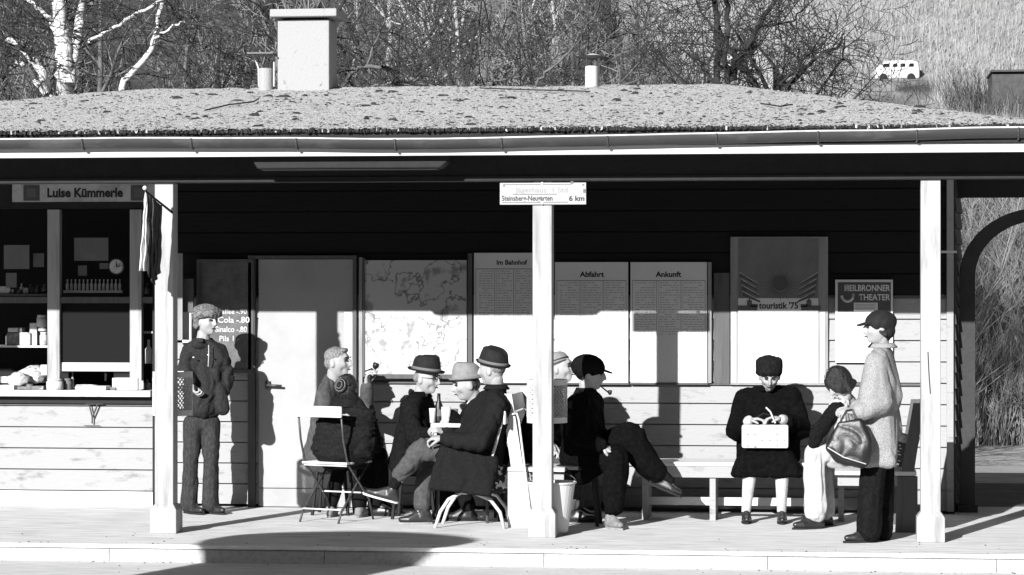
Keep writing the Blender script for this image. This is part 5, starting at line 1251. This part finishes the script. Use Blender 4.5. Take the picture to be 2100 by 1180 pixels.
limbtree('birch', 'leaning thin birch with pale limb beside the chimney', 20, [([(245,180),(270,150),(302,118),(318,70),(330,20),(338,-30)], .05,.03), ([(180,88),(225,60),(270,35),(325,5),(360,-20)], .028,.02), ([(316,80),(345,60),(380,45)],.02,.012)], 'birch', 'twig', 77, 10, 1.3, 245)
limbtree('bent_tree', 'pale bent branch arching over the roof ridge right of the chimney', 16, [([(700,182),(716,155),(745,136),(785,136),(825,152),(862,168),(900,184)], .03,.022), ([(752,180),(790,172),(850,178)],.016,.010), ([(745,136),(780,60),(808,0),(820,-30)],.014,.01)], 'barklight', 'twig', 78, 8, 1.2, 700)
limbtree('young_birch', 'thin pale sapling left of the mushroom capped vent pipe', 15, [([(1092,182),(1118,152),(1160,115),(1190,80),(1220,30),(1240,-20)],.018,.012), ([(1138,182),(1180,150),(1200,120),(1270,60)],.014,.01)], 'barklight', 'twig', 79, 9, 1.1, 1092)
# big dark bare fruit trees right of the vent
def bigtree(px, Y, seed, label, h=6.5, r0=.16, kids=(9,6,5,3), lean=0, spread=.6):
    tk, cr = twigtree('t', random.Random(seed), h=h, r0=r0, kids=kids, spread=spread, sub=(.62,.5,.5,.5), minr=.006, up=.3, start=.12, curve=.32, lean=lean)
    x = xat(px, Y); t = thing('bare_tree', (0,0,0), label, 'tree'); tk.build('trunk', M['bark'], t, smooth=True); cr.build('crown', M['bark'], t); place(t, x, Y, 1, 0); return t
bigtree(1475, 17, 101, 'dark spreading bare tree right of the vent pipe, trunk dividing near the ridge', 6.6, .11, lean=.0)
bigtree(1330, 22, 102, 'dark bare tree just right of the mushroom capped vent', 7.0, .12)
bigtree(1620, 16, 103, 'low wide bare tree whose twigs cross the pale vineyard', 5.0, .09, lean=.1, spread=.7)
bigtree(1390, 26, 104, 'tall bare tree between two others right of the vent', 8.0, .13)
bigtree(590, 24, 106, 'dark bare tree directly behind the broad chimney', 8.5, .2)
bigtree(460, 21, 107, 'dark bare tree left of the broad chimney', 7.0, .1)
bigtree(960, 24, 108, 'dark bare tree midway between chimney and vent', 7.5, .11)
limbtree('bare_tree', 'dark forked tree with long curving limbs at the edge of the vineyard', 15, [([(1560,196),(1530,150),(1500,110),(1472,60),(1460,-20)],.05,.03),([(1470,178),(1474,90),(1468,0),(1466,-40)],.045,.035),([(1492,180),(1488,100),(1492,20),(1485,-40)],.04,.03),
          ([(1495,150),(1530,95),(1560,45),(1590,0),(1600,-30)],.045,.02),([(1545,62),(1590,50),(1632,40),(1660,8)],.018,.008),([(1605,195),(1640,150),(1680,115),(1725,90),(1732,68)],.035,.01),([(1580,195),(1545,120),(1512,70)],.03,.015),([(1670,200),(1700,160),(1722,120),(1732,75)],.02,.008),([(1600,180),(1650,120),(1690,70)],.02,.008)], 'bark', 'bark', 81, 11, .9, 1520, .010)
# vineyard stakes and vines
g = MB(); rv = random.Random(21); cnt = 0
while cnt < 32000:
    Y = rv.uniform(60, 118); px = rv.uniform(1200, 2650); x = xat(px, Y)
    if x < vx(Y)+.6: continue
    if (Y < 91 and 1455 < px < 1610) or (Y < 95 and 1770 < px < 1910) or (Y < 81 and px > 2005): continue
    cnt += 1; z = terr(x, Y)+.3; h = rv.uniform(.3,.9); w_ = rv.uniform(.006,.014)*(1+Y/200); dx = rv.gauss(0,.15)
    g.add([(x-w_,Y,z),(x+w_,Y,z),(x,Y+w_,z),(x+dx,Y,z+h)], [(0,1,3),(1,2,3),(2,0,3)], 0 if rv.random() < .5 else 1)
M['stake'] = mat('weathered vine stake', .30, .2, 3)
tag(g.build('vines', [M['twiglight'], M['stake']], kind='stuff'), 'rows of bare vines and pale stakes covering the sunny slope', 'vines')
g = MB()
for i in range(2600):
    Y = rv.uniform(52, 72); px = rv.uniform(1400, 2200); x = xat(px, Y); z = terr(x, Y); h = rv.uniform(.5,2.2)*(1 if px > 1700 else .7); w_ = rv.uniform(.015,.035)
    q = V((x,Y,z)); d = V((rv.gauss(0,.3), rv.gauss(0,.3), 1)).normalized()
    g.tube([q, q+d*h*.5, q+d*h+V((rv.gauss(0,.15),0,0))], [w_,w_*.7,w_*.3], 3, cap=False)
tag(g.build('dry_thicket', M['barklight'], kind='stuff'), 'dry scrub thicket at the foot of the vineyard slope', 'scrub')
# van on the hill
vy = 94; vxx = xat(1840, vy); 
vz = zat(1840, 167, vy); van = thing('parked_van', (vxx, vy, vz), 'white van with a row of side windows parked on the vineyard road', 'van')
kk = (NC+vy)/FPX; L2 = 45*kk; H = 43*kk
prof = [(-L2,H*.12),(-L2+.0,H*.55),(-L2+.22,H*.80),(-L2+.45,H*.97),(-L2+.8,H),(L2-.35,H),(L2-.06,H*.92),(L2,H*.5),(L2,H*.12)]
g = MB(); g.prism([(vxx+a, vz+b) for a, b in prof], vy, vy+1.7); g.build('body', M['fascia'], van, bevel=.08)
for a, b in ((-.66,-.34),(-.22,0.0),(.12,.36),(.50,.74)):
    g = MB(); g.prism([(vxx+a*L2, vz+H*.68),(vxx+b*L2, vz+H*.68),(vxx+b*L2, vz+H*.84),(vxx+a*L2+.05, vz+H*.84)], vy-.02, vy+.01); g.build('window', M['glass'], van)
for s in (-.62,.62):
    wh = MB().lathe((vxx+s*L2, vy+.05, vz+.16), [(.08,-.06),(.17,-.05),(.17,.1),(.1,.11)], 20, tilt=T if False else Matrix.Rotation(R(90),3,'X')); wh.build('wheel', M['darker'], van)
# hut with gable
hy = 90; k = (NC+hy)/FPX; c0 = at(1548, 178, hy); c0.z = min(c0.z, terr(c0.x, hy)+.2)
hu = thing('garden_hut', (c0.x, hy, c0.z), 'small gabled hut half hidden by the bare tree on the hill', 'hut')
top = zat(1548, 84, hy)
def PX(px): return xat(px, hy)
e_ = zat(1548, 132, hy)
g = MB(); g.prism([(PX(1512),c0.z-1),(PX(1585),c0.z-1),(PX(1585),e_),(PX(1548),top-.12),(PX(1512),e_)], hy, hy+3); g.build('wall', M['gtrim'], hu)
g = MB()
for s in (0,1):
    a_, b_2 = (PX(1548), top), (PX(1500 if s == 0 else 1597), zat(1548, 142, hy)); g.add([(a_[0],hy-.3,a_[1]),(b_2[0],hy-.3,b_2[1]),(b_2[0],hy+3.3,b_2[1]),(a_[0],hy+3.3,a_[1]),(a_[0],hy-.3,a_[1]-.16),(b_2[0],hy-.3,b_2[1]-.16),(b_2[0],hy+3.3,b_2[1]-.16),(a_[0],hy+3.3,a_[1]-.16)], [(0,1,2,3),(4,7,6,5),(0,4,5,1),(1,5,6,2),(2,6,7,3)])
g.build('roof', M['dark'], hu)
MB().box(PX(1541), PX(1550), hy-.05, hy+.02, zat(1548,138,hy), zat(1548,122,hy)).build('window', M['glass'], hu)
g = MB().box(PX(1474), PX(1522), hy+3.2, hy+5, zat(1500,125,hy), zat(1500,88,hy)); tag(g.build('whitewashed_shed'), 'white', 'shed') if False else None
ws = thing('whitewashed_shed', (PX(1498), hy+3.4, terr(PX(1498),hy+3.4)), 'bright whitewashed shed left behind the gabled hut', 'shed')
g.build('wall', M['fascia'], ws); MB().box(PX(1470), PX(1526), hy+3.0, hy+5.2, zat(1500,88,hy), zat(1500,84,hy)).build('roof', M['dark'], ws)
MB().box(PX(1470), PX(1500), hy+3.15, hy+3.2, zat(1490,131,hy), zat(1490,123,hy)).build('window', M['glass'], ws)
ds = thing('dark_shed', at(2075, 186, 80), 'dark weathered shed at the right edge of the hill', 'shed')
a = pr(2035, 146, 2130, 186, 80); MB().box(a[0], a[1], 80, 83, a[2]-2.5, a[3]).build('wall', M['farshed'], ds); a = pr(2033, 143, 2133, 147, 79.8); MB().box(a[0], a[1], 79.8, 83.2, a[2], a[3]).build('roof', M['farshed'], ds)
for o in list(bpy.data.objects):
    if '_w' in o: del o['_w']
